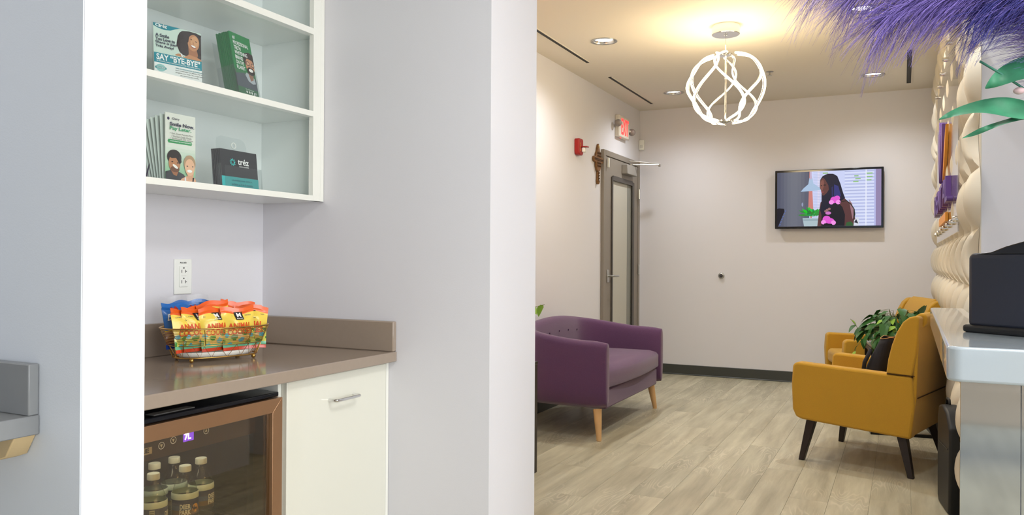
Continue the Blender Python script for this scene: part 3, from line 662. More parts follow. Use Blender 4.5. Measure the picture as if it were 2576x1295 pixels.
# C: pay-later brochures
c = empty('brochure_fan', (0, 0, 0), 0, 'fanned tall brochures with smiling man and blonde woman on lower shelf', 'brochures'); facing(c, (-1.888, 1.648, 1.390), '+x', lean=.02, yaw=-.04)
w, h = .104, .198
fan = None
for k in range(7):
    m = Matrix.Rotation(.035*k, 4, 'Z')
    pts = []
    o = MB().box(-w/2, w/2, 0, h-.003*k, -.0006, 0).build('brochure', PAPER if k < 1 else mat('mint_card', rgb(196, 206, 198), .5), c)
    o.location = (-.0016*k, 0, -.006*k-.001); o.rotation_euler = (-.02*k, -.05*k, .030*k)
    if k == 0: fan = o
P3 = []
for k in range(12):
    t0, t1 = .0+k*.045, .045+k*.045; q = 1-k/11
    P3.append((S(rect(0,t0,1,t1),w,h), rgb(226-96*q, 232-40*q, 220-76*q)))
P3 += [(S(rect(0,.54,1,1),w,h), rgb(228, 230, 220)),
  (S([(.10,.615),(.86,.615),(.89,.588),(.86,.562),(.10,.562),(.07,.588)],w,h), rgb(52, 156, 90)),
  (S(ell(.10,.915,.04,.022,14),w,h), rgb(44, 34, 74)), (S([(-.0,0),(0,.14),(.18,.17),(.40,.16),(.60,.12),(.68,.06),(.7,0)],w,h), rgb(62, 64, 68)), (S([(.16,.17),(.42,.16),(.36,.09),(.26,.10)],w,h), rgb(168, 112, 78)),
  (S(ell(.285,.36,.235,.11,20),w,h), rgb(40, 30, 28)), (S(ell(.29,.27,.19,.135,22),w,h), rgb(192, 132, 92)), (S([(.06,.33),(.1,.42),(.35,.45),(.5,.38),(.52,.30),(.46,.26),(.34,.35),(.2,.34),(.11,.36)],w,h), rgb(40, 30, 28)),
  (S(ell(.30,.185,.15,.045,16),w,h), rgb(116, 76, 56)), (S(ell(.31,.225,.09,.022,14,rot=-.25),w,h), rgb(250, 246, 240)), (S(ell(.21,.29,.035,.009,8),w,h), rgb(40, 28, 26)), (S(ell(.39,.28,.035,.009,8),w,h), rgb(40, 28, 26)),
  (S([(.42,0),(.52,.06),(.68,.1),(.95,.09),(1,.05),(1,0)],w,h), rgb(232, 178, 142)), (S([(.68,.16),(.92,.16),(.90,.06),(.74,.05)],w,h), rgb(222, 166, 132)), (S(ell(.785,.29,.20,.125,20),w,h), rgb(180, 148, 112)),
  (S(ell(.785,.235,.165,.125,22),w,h), rgb(236, 186, 150)), (S(ell(.78,.18,.085,.022,14),w,h), rgb(250, 248, 244)), (S(ell(.70,.25,.03,.008,8),w,h), rgb(70, 60, 58)), (S(ell(.88,.25,.03,.008,8),w,h), rgb(70, 60, 58)),
  (S([(.60,.07),(.65,.09),(.66,0),(.61,0)],w,h), rgb(238, 238, 236)), (S([(.86,.0),(.90,0),(.92,.07),(.88,.07)],w,h), rgb(34, 34, 38)), (S(ell(.90,.075,.03,.014,10),w,h), rgb(34, 34, 38))]
art('brochure_print', P3, fan)
zt = .006
lettering('Cherry', .01, INKD, fan, x=-.18*w, y=.915*h, z=zt, width=.025)
lettering('Smile Now.', .016, INKD, fan, x=.03*w, y=.838*h, z=zt, width=.084, height=.0105, bold=.03); lettering('Pay Later.', .016, INKG, fan, x=-.02*w, y=.772*h, z=zt, width=.074, height=.0125, bold=.03)
for i, tx in enumerate(('✓ Fast, Simple Payment Plans', '✓ No Hard Credit Checks', '✓ Qualifying 0% APR Options')):
    lettering(tx, .006, GREY, fan, x=-.0*w, y=(.70-.037*i)*h, z=zt, width=.08 if i != 1 else .07, height=.0055, bold=.01)
lettering('withcherry.com/patients', .006, INKW, fan, x=-.02*w, y=.588*h, z=zt, width=.075, height=.005, bold=.01)
MB().obox((-.062, .045, -.058), (.003, .11, .003), Matrix.Rotation(-.25, 3, 'Z')).build('easel_leg', mat('dark_purple', rgb(44, 26, 64), .4), c)

# D: black and teal cards
t4 = empty('card_holder', (0, 0, 0), 0, 'clear holder of black and teal cards with round flower logo on lower shelf', 'card holder'); facing(t4, (-1.886, 1.882, 1.390), '+x', lean=.10, yaw=.02)
w, h = .158, .122
cards = None
for k in range(6):
    o = MB().box(-w/2-.0022*k, w/2-.0022*k, .0, h, -.0045*k-.0038, -.0045*k).build('card', mat('black_card', rgb(46, 46, 50), .4), t4, bevel=.0012)
    if k == 0: cards = o
TL = rgb(58, 190, 190)
P4 = [(S(rect(0,.0,1,.30),w,h), TL)] + [(S([((p[0])/w+.5, p[1]/h) for p in pt],w,h), rgb(54, 200, 196)) for pt in petals(-.030, .083, .0125)]
art('card_print', P4, cards)
lettering('tréz', .03, INKW, cards, x=.014, y=.086, z=.003, width=.048, height=.019, bold=.02); lettering('CLEAR ALIGNERS', .006, INKW, cards, x=.016, y=.071, z=.003, width=.042, height=.0036)
lettering('straighten your smile in', .008, INKT, cards, x=.004, y=.025, z=.003, width=.085, height=.007); lettering('as little as 4 to 6 months', .008, INKT, cards, x=.004, y=.013, z=.003, width=.09, height=.007)
MB().prism([(-.06, .0), (.068, .0), (.068, .145), (.062, .162), (.046, .17), (-.04, .172), (-.056, .165), (-.06, .15)], 'z', -.034, -.032).build('acrylic_back', ACRYL, t4)
MB().box(-.070, .092, .0, .07, .004, .006).box(.090, .092, 0, .07, -.034, .004).box(-.084, -.082, 0, .075, -.034, .004).build('acrylic_front', ACRYL, t4)
MB().tube([(.012+.009*math.cos(2*PI*k/20), .145+.009*math.sin(2*PI*k/20), -.031) for k in range(20)], .0022, 6, closed=True).build('hang_hole', PLASTIC, t4, smooth=True)

# ------------------------------------------------------------------ snack basket
BKA = math.atan2(.94, .34)   # direction of the long axis
bk = empty('wire_basket', (-1.895, 1.79, ZC), BKA, 'oval brass wire basket on ball feet full of snack bags', 'basket')
def oval(a, b, z, n=48): return [(a*math.copysign(abs(math.cos(2*PI*k/n))**.8, math.cos(2*PI*k/n)), b*math.copysign(abs(math.sin(2*PI*k/n))**.8, math.sin(2*PI*k/n)), z) for k in range(n)]
def ring(t): return (.124+.036*t, .074+.028*t, .013+.088*t)   # t: 0 bottom .. 1 rim
def bpt(t, k, n):
    a, b, z = ring(t); ang = 2*PI*k/n; return (a*math.copysign(abs(math.cos(ang))**.8, math.cos(ang)), b*math.copysign(abs(math.sin(ang))**.8, math.sin(ang)), z)
MB().tube(oval(*ring(1.0)), .0026, 8, closed=True).build('rim', BRASS, bk, smooth=True)
MB().tube(oval(*ring(.42)), .0016, 6, closed=True).build('middle_ring', BRASS, bk, smooth=True); MB().tube(oval(*ring(0)), .0022, 6, closed=True).build('base_ring', BRASS, bk, smooth=True)
for k in range(9): MB().tube(oval(*ring(.49+.056*k)), .0008, 5, closed=True).build('thin_ring', BRASS, bk, smooth=True)
for k in range(8): MB().tube([bpt(.42+.058*i, k+.5, 8) for i in range(11)], .0014, 5).build('upright', BRASS, bk, smooth=True)
zz = [bpt(0 if i % 2 else .42, i+.1*(i % 2), 44) for i in range(44)]
MB().tube(zz, .0011, 5, closed=True).build('zigzag_wire', BRASS, bk)
for sx in (-1, 1):
    for sy in (-1, 1): MB().sphere((.096*sx, .056*sy, .0068), .0068, 14, 10).build('ball_foot', BRASS, bk, smooth=True)
MB().lathe([(.001, 0), (.92, 0), (1, .3), (1, 1), (.96, 1), (.95, .35), (.001, .3)], 40).build('tray', TRAY, bk, smooth='auto').matrix_local = Matrix.Translation((0, 0, .014)) @ Matrix.Diagonal((.116, .067, .014, 1))

def pillow(w, h, d, colf, nu=30, nv=40, crimp=.10, wob=0):
    """bag standing on its lower seam; local x right, y up, z out"""
    mb = MB(); r = random.Random(wob)
    ph = [r.uniform(0, 6) for _ in range(4)]
    def prof(u, v):
        e = max(0, 1-abs(2*u-1)**2.6); t = min(1, max(0, (v-crimp)/.22))*min(1, max(0, (1-crimp-v)/.22)); t = t*t*(3-2*t)
        return d*e*t*(1+.16*math.sin(9*u+ph[0]+5*v)+.10*math.sin(14*v+ph[1]))
    def top(u, v): return (.004*math.sin(5*u+ph[2])*(v > 1-crimp*1.2) + .003*math.sin(6*u+ph[3])*(v < crimp))
    def pin(v): 
        return 1-.05*math.sin(PI*v)
    for side in (1, -1):
        base = len(mb.v)
        for j in range(nv+1):
            for i in range(nu+1):
                u, v = i/nu, j/nv
                mb.v.append(((u-.5)*w*pin(v), v*h+.004*math.sin(7*u+ph[0])*(v > .5), side*(prof(u, v)+.0006)+top(u, v)))
        for j in range(nv):
            for i in range(nu):
                a = base+j*(nu+1)+i; f = (a, a+1, a+nu+2, a+nu+1); mb.f.append(f if side > 0 else f[::-1]); mb.c.append(colf((i+.5)/nu, (j+.5)/nv, side))
    def surf(x, y):
        u = x/w+.5; v = y/h; return prof(u, v)+.0006+top(u, v)
    return mb, surf
def cookie_col(u, v, s):
    if v > .86: return rgb(240, 100, 30)
    if v < .085: return rgb(214, 66, 28)
    if s < 0: return rgb(236, 196, 70)
    n = math.sin(u*17+v*9)+math.sin(u*7-v*23)
    if v < .14: return rgb(110, 190, 150)
    if v < .40:
        if n > .75: return rgb(74, 140, 60)
        if n < -1.05: return rgb(70, 180, 196)
        if abs(u-.5) < .28 and v > .18: return rgb(232, 190, 104)
        return rgb(206, 204, 92)
    if v < .47 and n > .4: return rgb(96, 150, 70)
    return rgb(244, 214, 84)
def cookie_col2(u, v, s):
    c = cookie_col(u, v, s); return c
def bag(i, s, dn, yaw, lean, z, label, kind='cookie', roll=0, face=True):
    root = empty('snack_bag', (0, 0, 0), 0, label, 'snack bag', 'snack bags in the wire basket')
    cA, sA = math.cos(BKA), math.sin(BKA); ax = Vector((cA, sA, 0)); nn = Vector((sA, -cA, 0))
    p = Vector((-1.895, 1.79, ZC)) + ax*s + nn*dn + Vector((0, 0, z))
    R = Matrix((ax, Vector((0, 0, 1)), nn)).transposed().to_4x4()
    root.matrix_world = Matrix.Translation(p) @ R @ Matrix.Rotation(yaw, 4, 'Y') @ Matrix.Rotation(-lean, 4, 'X') @ Matrix.Rotation(roll, 4, 'Z')
    if kind == 'cookie':
        w, h, d = .106, .130, .016
        mb, sf = pillow(w, h, d, cookie_col, wob=i); mb.build('foil_pouch', FOIL, root, smooth=True)
        if face:
            lettering('ANIMAL', .02, INKR, root, y=.56*h, z=.0012, width=.072, height=.018, bold=.03, warp=sf); lettering('COOKIES', .02, INKR, root, y=.425*h, z=.0012, width=.076, height=.018, bold=.03, warp=sf)
            q = MB(); n = 6
            for a in range(n):
                for b2 in range(n):
                    x0, x1 = -.013+.026*a/n, -.013+.026*(a+1)/n; y0, y1 = h*.70+.024*b2/n, h*.70+.024*(b2+1)/n
                    q.add([(x, y, sf(x, y)+.0008) for x, y in ((x0, y0), (x1, y0), (x1, y1), (x0, y1))], [(0, 1, 2, 3)])
            q.build('logo_patch', INKB, root)
            lettering('M', .02, INKW, root, y=h*.70+.0145, z=.0018, width=.014, height=.013, bold=.04, warp=sf); lettering("Member's Mark", .006, INKW, root, y=h*.70+.004, z=.0018, width=.020, height=.0035, warp=sf)
            for sx in (-1, 1): lettering('PLANT BASED', .005, GREY, root, x=.030*sx, y=h*.80, z=.001, width=.02, height=.003, warp=sf)
    else:
        w, h, d = .090, .138, .015
        def col(u, v, sd):
            if v > .40: return rgb(26, 104, 184)
            if v > .37: return rgb(240, 206, 40)
            if v < .1: return rgb(20, 70, 170)
            return rgb(150, 100, 74)
        mb, sf = pillow(w, h, d, col, wob=i); mb.build('bread_pack', FOIL, root, smooth=True)
        mb2 = MB()
        for k in range(10):
            u0, u1 = -.5+k*.1, -.4+k*.1
            mb2.add([(u0*w*.96, h-.004, .002*math.sin(5*u0)), (u1*w*.96, h-.004, .002*math.sin(5*u1)), (u1*w, h+.017+.002*math.sin(9*u1), .004*math.sin(8*u1)), (u0*w, h+.017+.002*math.sin(9*u0), .004*math.sin(8*u0))], [(0, 1, 2, 3)])
        mb2.build('clear_seal', SEALM, root)
        lettering('Duchess', .02, INKW, root, y=.68*h, z=.0012, width=.07, height=.02, bold=.02, warp=sf, shear=.25)
        q = MB().add([(x, y, sf(x, y)+.001) for x, y in ((-.012, .82*h), (.012, .82*h), (.016, .90*h), (.006, .86*h), (0, .91*h), (-.006, .86*h), (-.016, .90*h))], [tuple(range(7))]); q.build('crown_mark', RED, root)
    return root
bag(1, .052, .055, -.02, .10, .029, 'snack bag front and right, animal cookies lettering fully in view', roll=.03)
bag(2, -.012, .046, .10, .14, .030, 'snack bag front centre with flat orange top and black logo patch', roll=.03)
bag(3, -.062, .034, .22, .16, .031, 'snack bag second from left in the front row')
bag(4, -.092, .028, .42, .16, .031, 'leftmost yellow snack bag in the basket', roll=.03)
bag(5, .096, .022, -.30, .12, .031, 'rightmost yellow snack bag, half hidden, leaf print showing', roll=-.08)
bag(6, .010, .004, .10, .10, .048, 'snack bag behind the centre one with crumpled orange top tilted up', face=False, roll=.16)
bag(7, .062, -.008, -.15, .10, .044, 'snack bag behind the right front one, orange top edge showing', face=False, roll=-.12)
bag(8, .094, -.028, -.1, .12, .034, 'snack bag at the back right, only its folded orange top showing', face=False, roll=-.16)
bag(9, -.098, -.022, .20, .14, .040, 'blue bread pack leaning out at the left end of the basket', 'blue', roll=.07)
bag(10, -.040, -.042, .05, .12, .042, 'blue bread pack behind the orange bag tops', 'blue')

# ------------------------------------------------------------------ near counter at far left
nc = empty('side_counter', (-1.6, .4, .88), 0, 'grey stone side counter with upstand at the left edge', 'counter')
N_ = lambda mb: loc_mb(mb, nc)
N_(MB().box(XB+.003, -1.27, -1.2, .8285, .880, .912)).build('slab', GREYQ, nc, bevel=.002); N_(MB().box(XB+.003, -1.272, .811, .8285, .912, .996)).build('side_upstand', GREYQ, nc, bevel=.002); N_(MB().box(XB+.003, XB+.02, -1.2, .812, .912, .996)).build('back_upstand', GREYQ, nc)
N_(MB().prism([(-1.278, .8795), (-1.300, .846), (-1.325, .838), (-1.55, .838), (-1.55, .8795)], 'y', .792, .8285)).build('support_bracket', PINE, nc, bevel=.002)
N_(MB().box(XB+.003, -1.6, .786, .8285, .0, .8795)).build('leg_panel', WHITE, nc)
N_(MB().box(XB+.003, -1.5, -1.2, -1.15, .0, .8795)).build('leg_panel', WHITE, nc)

# ------------------------------------------------------------------ lobby: door in left wall
dw = empty('door_1', (0, 0, 0)); facing(dw, (XL, 7.49, 0), '+x'); tag(dw, 'grey metal door with tall frosted glass panel in the lobby left wall', kind='structure')
def D_(x0, x1, z0, z1, d0, d1): return MB().box(x0-7.49, x1-7.49, z0, z1, d0, d1)
mb = D_(6.93, 6.985, 0, 2.197, 0, .03); mb.box(7.995-7.49, 8.045-7.49, 0, 2.197, 0, .03); mb.box(6.985-7.49, 7.995-7.49, 2.145, 2.197, 0, .03); mb.build('door_frame', DOORG, dw, bevel=.003)
mb = MB(); x0, x1 = 6.99-7.49, 7.99-7.49; gx0, gx1, gz0, gz1 = 7.166-7.49, 7.83-7.49, .25, 1.965
mb.box(x0, gx0, .01, 2.14, .001, .022).box(gx1, x1, .01, 2.14, .001, .022).box(gx0, gx1, gz1, 2.14, .001, .022).box(gx0, gx1, .01, gz0, .001, .022)
leaf = mb.build('door_leaf', DOORG, dw)
mb = MB(); q = .045
mb.box(gx0-.012, gx0+.02, gz0, gz1, .022, .034).box(gx1-q, gx1+.012, gz0, gz1, .022, .034).box(gx0+.02, gx1-q, gz1-.035, gz1+.012, .022, .034).box(gx0+.02, gx1-q, gz0-.012, gz0+.03, .022, .034); mb.build('glazing_bead', DOORD, leaf, bevel=.002)
MB().box(gx0, gx1, gz0, gz1, .004, .012).build('glass_panel', FROST, leaf)
MB().box(gx1-.16, gx1-q, gz0+.03, gz1-.035, .0125, .014).build('glass_edge_strip', mat('grey_film', rgb(140, 140, 132), .4), leaf)
hd = MB().box(-.455, -.395, .965, 1.085, .022, .030); hd.build('lever_plate', STEEL, leaf, bevel=.003)
MB().tube([(-.425, 1.025, .03), (-.425, 1.025, .075), (-.41, 1.025, .085), (-.29, 1.025, .085)], .010, 12).build('lever', STEEL, leaf, smooth='auto')
for z in (.3, 1.08, 1.86): MB().box(.50, .525, z-.05, z+.05, .03, .036).tube([(.512, z-.05, .036), (.512, z+.05, .036)], .008, 8).build('hinge', STEEL, dw)
cz = 2.075
MB().box(-.03, .28, cz-.055, cz+.04, .022, .085).build('closer_body', mat('closer_grey', rgb(150, 146, 140), .4), dw, bevel=.006)
MB().tube([(.18, cz+.04, .05), (.18, cz+.062, .05)], .018, 12).tube([(.18, cz+.055, .05), (.30, cz+.06, .30)], .008, 8).tube([(.30, cz+.065, .30), (.15, 2.165, .04)], .007, 8).lathe([(.012, 0), (.012, .02)], 10, (.30, cz+.05, .30)).build('closer_arm', STEEL, dw)
MB().box(-.472, -.452, 2.035, 2.125, .030, .048).build('door_contact', PLASTIC, dw, bevel=.004)

# exit sign
ex = empty('exit_sign', (0, 0, 0), 0, 'illuminated red exit sign with twin emergency lamps above the grey door', 'exit sign'); facing(ex, (XL, 7.47, 2.475), '+x')
MB().box(-.155, .155, -.105, .105, 0, .045).build('housing', EXITW, ex, bevel=.008)
lettering('EXIT', .2, EXITR, ex, x=.02, z=.0465, width=.225, height=.155, bold=.012, extrude=.001)
for s in (-1, 1):
    hd = MB().tube([(s*.15, .012-.025*(s > 0), .03), (s*.20, .012-.025*(s > 0), .05)], .012, 10).build('lamp_arm', EXITW, ex)
    MB().sphere((s*.215, .012-.03*(s > 0), .055), .036, 16, 10).build('emergency_lamp', mat('lamp_grey', rgb(150, 140, 134), .35), ex, smooth=True)
MB().box(-.06, -.05, -.112, -.105, .02, .03).build('indicator', EXITR, ex)
# fire alarm
fa = empty('fire_alarm', (0, 0, 0), 0, 'red fire alarm strobe on the lobby left wall near the pier', 'fire alarm'); facing(fa, (XL, 6.315, 2.135), '+x')
MB().prism([(-.05, -.04), (-.042, -.062), (-.02, -.07), (.03, -.07), (.05, -.055), (.05, .06), (.03, .07), (-.04, .07), (-.05, .06)], 'z', 0, .045).build('housing', RED, fa, bevel=.006)
MB().box(.0, .045, -.045, -.005, .045, .075).build('strobe_lens', PLASTIC, fa, bevel=.008); MB().box(-.0, .055, -.002, .006, .045, .095).build('strobe_hood', RED, fa, bevel=.002)
lettering('FIRE', .03, LOGOO, fa, x=-.025, y=.0, z=.0462, width=.07, height=.016, rot=PI/2)
# carved cross
cr = empty('carved_cross', (0, 0, 0), 0, 'ornate carved brown wooden cross hung beside the grey door', 'wall cross'); facing(cr, (XL, 6.815, 2.0), '+x')
MB().prism([(-.018, -.12), (.018, -.12), (.026, -.105), (.018, -.085), (.014, -.02), (-.014, -.02), (-.018, -.085), (-.026, -.105)], 'z', .002, .02).build('lower_arm', CARVED, cr, bevel=.004)
MB().prism([(-.03, -.02), (.03, -.02), (.06, .02), (.062, .055), (.115, .062), (.125, .085), (.115, .108), (.062, .112), (.055, .14), (.03, .165), (.014, .21), (0, .232), (-.014, .21), (-.03, .165), (-.055, .14), (-.062, .112), (-.115, .108), (-.125, .085), (-.115, .062), (-.062, .055), (-.06, .02)], 'z', .002, .022).build('cross_head', CARVED, cr, bevel=.004)
mb = MB()
for y in (.03, .055, .12, .145): 
    for x in (-.03, 0, .03): mb.sphere((x, y, .023), .011, 8, 6)
for y in (-.11, -.085, -.06, -.035): mb.sphere((0, y, .021), .011, 8, 6)
mb.box(-.11, .11, .078, .083, .02, .028).box(-.11, .11, .088, .094, .02, .028); mb.build('carving', mat('carving_dark', rgb(84, 56, 30), .6), cr, smooth='auto')
MB().sphere((.0, -.122, .012), .018, 10, 8).build('lower_tip', CARVED, cr, smooth=True); MB().sphere((0, .2, .014), .016, 10, 8, sc=(.8, 1.4, .8)).build('upper_tip', mat('gilt', rgb(176, 150, 74), .4, metal=.4), cr, smooth=True)
# motion sensor, wall bumper
ms = empty('motion_sensor', (0, 0, 0), 0, 'small white motion sensor at the corner of the far wall', 'sensor'); facing(ms, (-2.475, YF, 2.39), '-y')
MB().prism([(-.028, -.055), (.024, -.055), (.028, .05), (-.028, .055)], 'z', 0, .035).build('case', PLASTIC, ms, bevel=.006); MB().box(-.015, .015, -.035, -.005, .035, .039).build('lens', mat('sensor_lens', rgb(214, 216, 212), .3), ms, bevel=.003)
wb = empty('door_bumper', (0, 0, 0), 0, 'round grey door bumper on the far wall', 'door bumper'); facing(wb, (-1.645, YF, 1.025), '-y')
MB().lathe([(.030, 0), (.030, .012), (.026, .018), (.02, .02)], 24, cap=True).build('metal_rim', STEEL, wb, smooth='auto'); MB().lathe([(.019, .018), (.017, .028), (.006, .031)], 20).build('rubber_disc', mat('rubber', rgb(70, 66, 66), .7), wb, smooth='auto')

# ------------------------------------------------------------------ television
tv = empty('television', (0, 0, 0), 0, 'flat wall television showing a long haired woman with pink flowers', 'television'); facing(tv, (-.642, YF, 1.768), '-y')
MB().box(-.18, .18, -.12, .12, 0, .035).build('wall_mount', BLACKM, tv)
MB().box(-.478, .478, -.281, .281, .035, .075).build('case', BLACKG, tv, bevel=.004)
TW, TH = .458*2, .2605*2
def T(pts): return [((x-.5)*TW, (y-.5)*TH) for x, y in pts]
G = [(T(rect(0,0,1,1)), rgb(96, 100, 122))]
for k in range(10):
    q = k/9; G.append((T(rect(.034*k,0,.034*(k+1),1)), rgb(70+30*math.sin(PI*q)+10, 76+30*math.sin(PI*q)+8, 100+22*math.sin(PI*q)+6)))
G += [(T([(.32,0),(1,0),(1,1),(.32,1)]), rgb(206, 214, 250)), (T([(.32,1),(.34,1),(.36,.3),(.34,.1),(.31,.3)]), rgb(206, 130, 124))]
G += [(T(rect(.40,.0,.42,1)), rgb(226, 222, 246))]
for k in range(34):
    y = .02+k*.0288
    G.append((T(rect(.66,y,.94,y+.013)), rgb(176, 184, 224) if k % 2 else rgb(228, 234, 255)))
    G.append((T(rect(.36,y,.45,y+.010)), rgb(190, 196, 232)))
for x, y, ww in ((.74,.78,.05),(.76,.83,.05),(.86,.92,.06),(.86,.86,.06),(.86,.80,.05),(.45,.95,.05),(.75,.88,.04)): G.append((T(rect(x,y,x+ww,y+.022)), rgb(150, 196, 136)))
G += [(T(rect(.855,.0,.865,1)), rgb(236, 240, 255)), (T(rect(.94,0,1,1)), rgb(150, 136, 176)), (T(rect(.935,0,.95,1)), rgb(186, 190, 236)),
  (T([(.235,.635),(.44,.655),(.43,.69),(.36,.78),(.35,.88),(.32,.88),(.31,.77),(.265,.70)]), rgb(170, 196, 226)), (T(rect(.325,.86,.342,1)), rgb(196, 176, 206)), (T(ell(.253,.40,.008,.038,12)), rgb(150, 160, 190)),
  (T([(0,0),(.01,0),(.075,.28),(.07,.33),(.02,.34),(0,.33)]), rgb(20, 20, 36))]
for k in range(6): G.append((T([(.02+.011*k,.02+.05*k),(.035+.011*k,.03+.05*k),(.038+.011*k,.055+.05*k),(.025+.011*k,.045+.05*k)]), rgb(90, 110, 170)))
G += [(T([(.27,0),(.41,0),(.425,.15),(.255,.15)]), rgb(176, 196, 204)), (T([(.262,.13),(.422,.13),(.42,.10),(.264,.10)]), rgb(150, 172, 182))]
rr = random.Random(3)
for k in range(34):
    a = rr.uniform(.1, PI-.1); ln = rr.uniform(.10, .19); cx, cy = .34+rr.uniform(-.05, .06), .16+rr.uniform(0, .08)
    ex_, ey = cx+ln*.6*math.cos(a), cy+ln*1.1*math.sin(a)*.9-.02; px, py = -math.sin(a)*.012, math.cos(a)*.02
    G.append((T([(cx, cy), ((cx+ex_)/2+px, (cy+ey)/2+py), (ex_, ey), ((cx+ex_)/2-px, (cy+ey)/2-py)]), rgb(rr.randint(10, 60), rr.randint(110, 210), rr.randint(30, 80))))
G += [(T([(.40,0),(.415,.25),(.43,.43),(.47,.50),(.60,.52),(.66,.50),(.71,.40),(.755,.2),(.77,0)]), rgb(92, 56, 58)),
  (T([(.44,0),(.44,.2),(.47,.36),(.52,.42),(.60,.42),(.64,.34),(.665,.2),(.66,0)]), rgb(24, 24, 36)), (T([(.735,.12),(.76,.18),(.73,.40),(.70,.48)]), rgb(160, 120, 130)),
  (T([(.425,.84),(.45,.91),(.50,.95),(.55,.945),(.59,.90),(.62,.76),(.645,.60),(.665,.50),(.62,.44),(.55,.40),(.52,.30),(.44,.20),(.425,.30),(.44,.44),(.44,.6)]), rgb(22, 24, 50)),
  (T([(.425,.84),(.44,.86),(.455,.88),(.475,.84),(.505,.74),(.51,.66),(.49,.60),(.462,.555),(.45,.56),(.44,.60),(.432,.66),(.422,.70)]), rgb(98, 58, 58)),
  (T([(.43,.80),(.445,.84),(.46,.83),(.465,.74),(.45,.66),(.437,.62),(.432,.68),(.425,.71)]), rgb(132, 82, 76)), (T(ell(.470,.745,.014,.010,10)), rgb(30, 20, 26)), (T(ell(.438,.735,.008,.010,8)), rgb(30, 20, 26)), (T(ell(.45,.618,.014,.010,10)), rgb(150, 66, 76)),
  (T([(.56,.75),(.60,.72),(.625,.55),(.60,.46),(.56,.5)]), rgb(48, 52, 120)), (T([(.535,.7),(.55,.72),(.555,.5),(.54,.45)]), rgb(40, 42, 96))]
for cx, cy, r in ((.56,.47,.045),(.59,.50,.035),(.535,.43,.03),(.60,.43,.03),(.49,.12,.05),(.53,.08,.045),(.46,.07,.03),(.555,.06,.03)): G.append((T(ell(cx,cy,r*.8,r*1.35,14)), rgb(230, 90, 214) if r > .03 else rgb(248, 150, 236)))
for cx, cy in ((.495,.29),(.515,.31),(.48,.27)): G.append((T(ell(cx,cy,.014,.022,10)), rgb(150, 106, 110)))
G += [(T(ell(.505,.235,.028,.03,12)), rgb(206, 120, 200)), (T([(.61,.43),(.68,.46),(.72,.40),(.755,.30),(.762,.2),(.74,.08),(.745,.2),(.745,.3),(.715,.385),(.68,.445),(.61,.42)]), rgb(30, 40, 36)), (T([(.67,0),(.68,.06),(.72,.08),(.74,.04),(.74,0)]), rgb(52, 96, 54)), (T([(.745,0),(.75,.10),(.78,.16),(.80,.10),(.79,0)]), rgb(220, 226, 238)), (T([(.75,.06),(.77,.12),(.79,.04)]), rgb(40, 44, 60)), (T([(.45,0),(.55,0),(.54,.04),(.47,.05)]), rgb(16, 16, 24))]
art('screen_picture', G, tv, SCREEN, dz=.00004, z0=.0758)

# ------------------------------------------------------------------ textured panel wall on the right
tp = struct('trim_1', MB().box(XR-.004, XR, YE, YF, .104, CE), PANEL3D); tag(tp, 'cream sculpted wall panels with curved ridges on the lobby right wall')
def tile_mesh(mirror):
    mb = MB(); nv = 10; wt, ht = .452, .2405
    cols = [(r_+q, hq) for r_ in (0,) for q, hq in ((0, 0), (.04, .6), (.10, .95), (.18, 1), (.32, .93), (.46, .78), (.6, .6), (.75, .38), (.88, .17))]+[(1, 0)]
    n = len(cols)
    for j in range(nv+1):
        v = j/nv; sh = .16*math.sin(PI*v)*(1 if not mirror else -.55); ev = .04+.96*math.sin(PI*v)**.6
        for q, hq in cols: mb.v.append((-.004-.056*hq*ev, (q-.5+sh)*wt, (v-.5)*ht))
    for j in range(nv):
        for i in range(n-1):
            a = j*n+i; mb.f.append((a, a+n, a+n+1, a+1)); mb.c.append(None)
    me = mb.mesh('panel'); me.materials.append(PANEL3D)
    for p in me.polygons: p.use_smooth = True
    me.set_sharp_from_angle(angle=math.radians(35))
    return me
tm = [tile_mesh(0), tile_mesh(1)]
for r_ in range(11):
    for c_ in range(11):
        yy = YE+.452*(c_+.5)
        if yy+.226 > YF+.01: continue
        o = mk('panel', tm[r_ % 2], None, tp); o.location = (XR-.001, yy, .104+.2405*(r_+.5))
# acrylic sign
sg = empty('wall_sign', (0, 0, 0), 0, 'clear acrylic sign with purple and orange petal logo on the panel wall', 'sign'); facing(sg, (.222, 5.35, 1.80), '-x')
MB().box(-1.22, 1.25, -.49, .62, -.003, .003).build('acrylic_sheet', pane_mat('sign_acrylic', (.96, .96, .97, 1), .07, .08), sg)
for x in (-1.15, -.75, -.35, .05, .45, .85, 1.17):
    for y in (-.43, .56): MB().tube([(x, y, -.02), (x, y, .012)], .014, 12).lathe([(.014, .012), (.011, .02), (.002, .022)], 12, (x, y, 0)).build('standoff', CHROME, sg, smooth='auto')
for x, wp, hh, dd, m in ((-.36, .05, .26, .02, LOGOO), (-.20, .10, .32, .03, LOGOP), (0, .12, .36, .034, LOGOP), (.20, .10, .32, .03, LOGOP), (.42, .07, .28, .02, LOGOO)):
    pts = [(x*.25+x*.85*t + wp*math.sin(PI*t)*s, -.16+hh*t) for s, rg in ((1, range(11)), (-1, range(9, 0, -1))) for t in [i/10 for i in rg]]
    MB().prism(pts, 'z', .004, dd).build('logo_petal', m, sg, bevel=.002)
lettering('DENTAL', .3, LOGOP, sg, x=.02, y=-.255, z=.018, width=1.75, height=.135, bold=.015, extrude=.014, name='sign_lettering')
MB().box(-.38, .45, -.405, -.355, .004, .02).build('orange_plate', LOGOO, sg, bevel=.003)

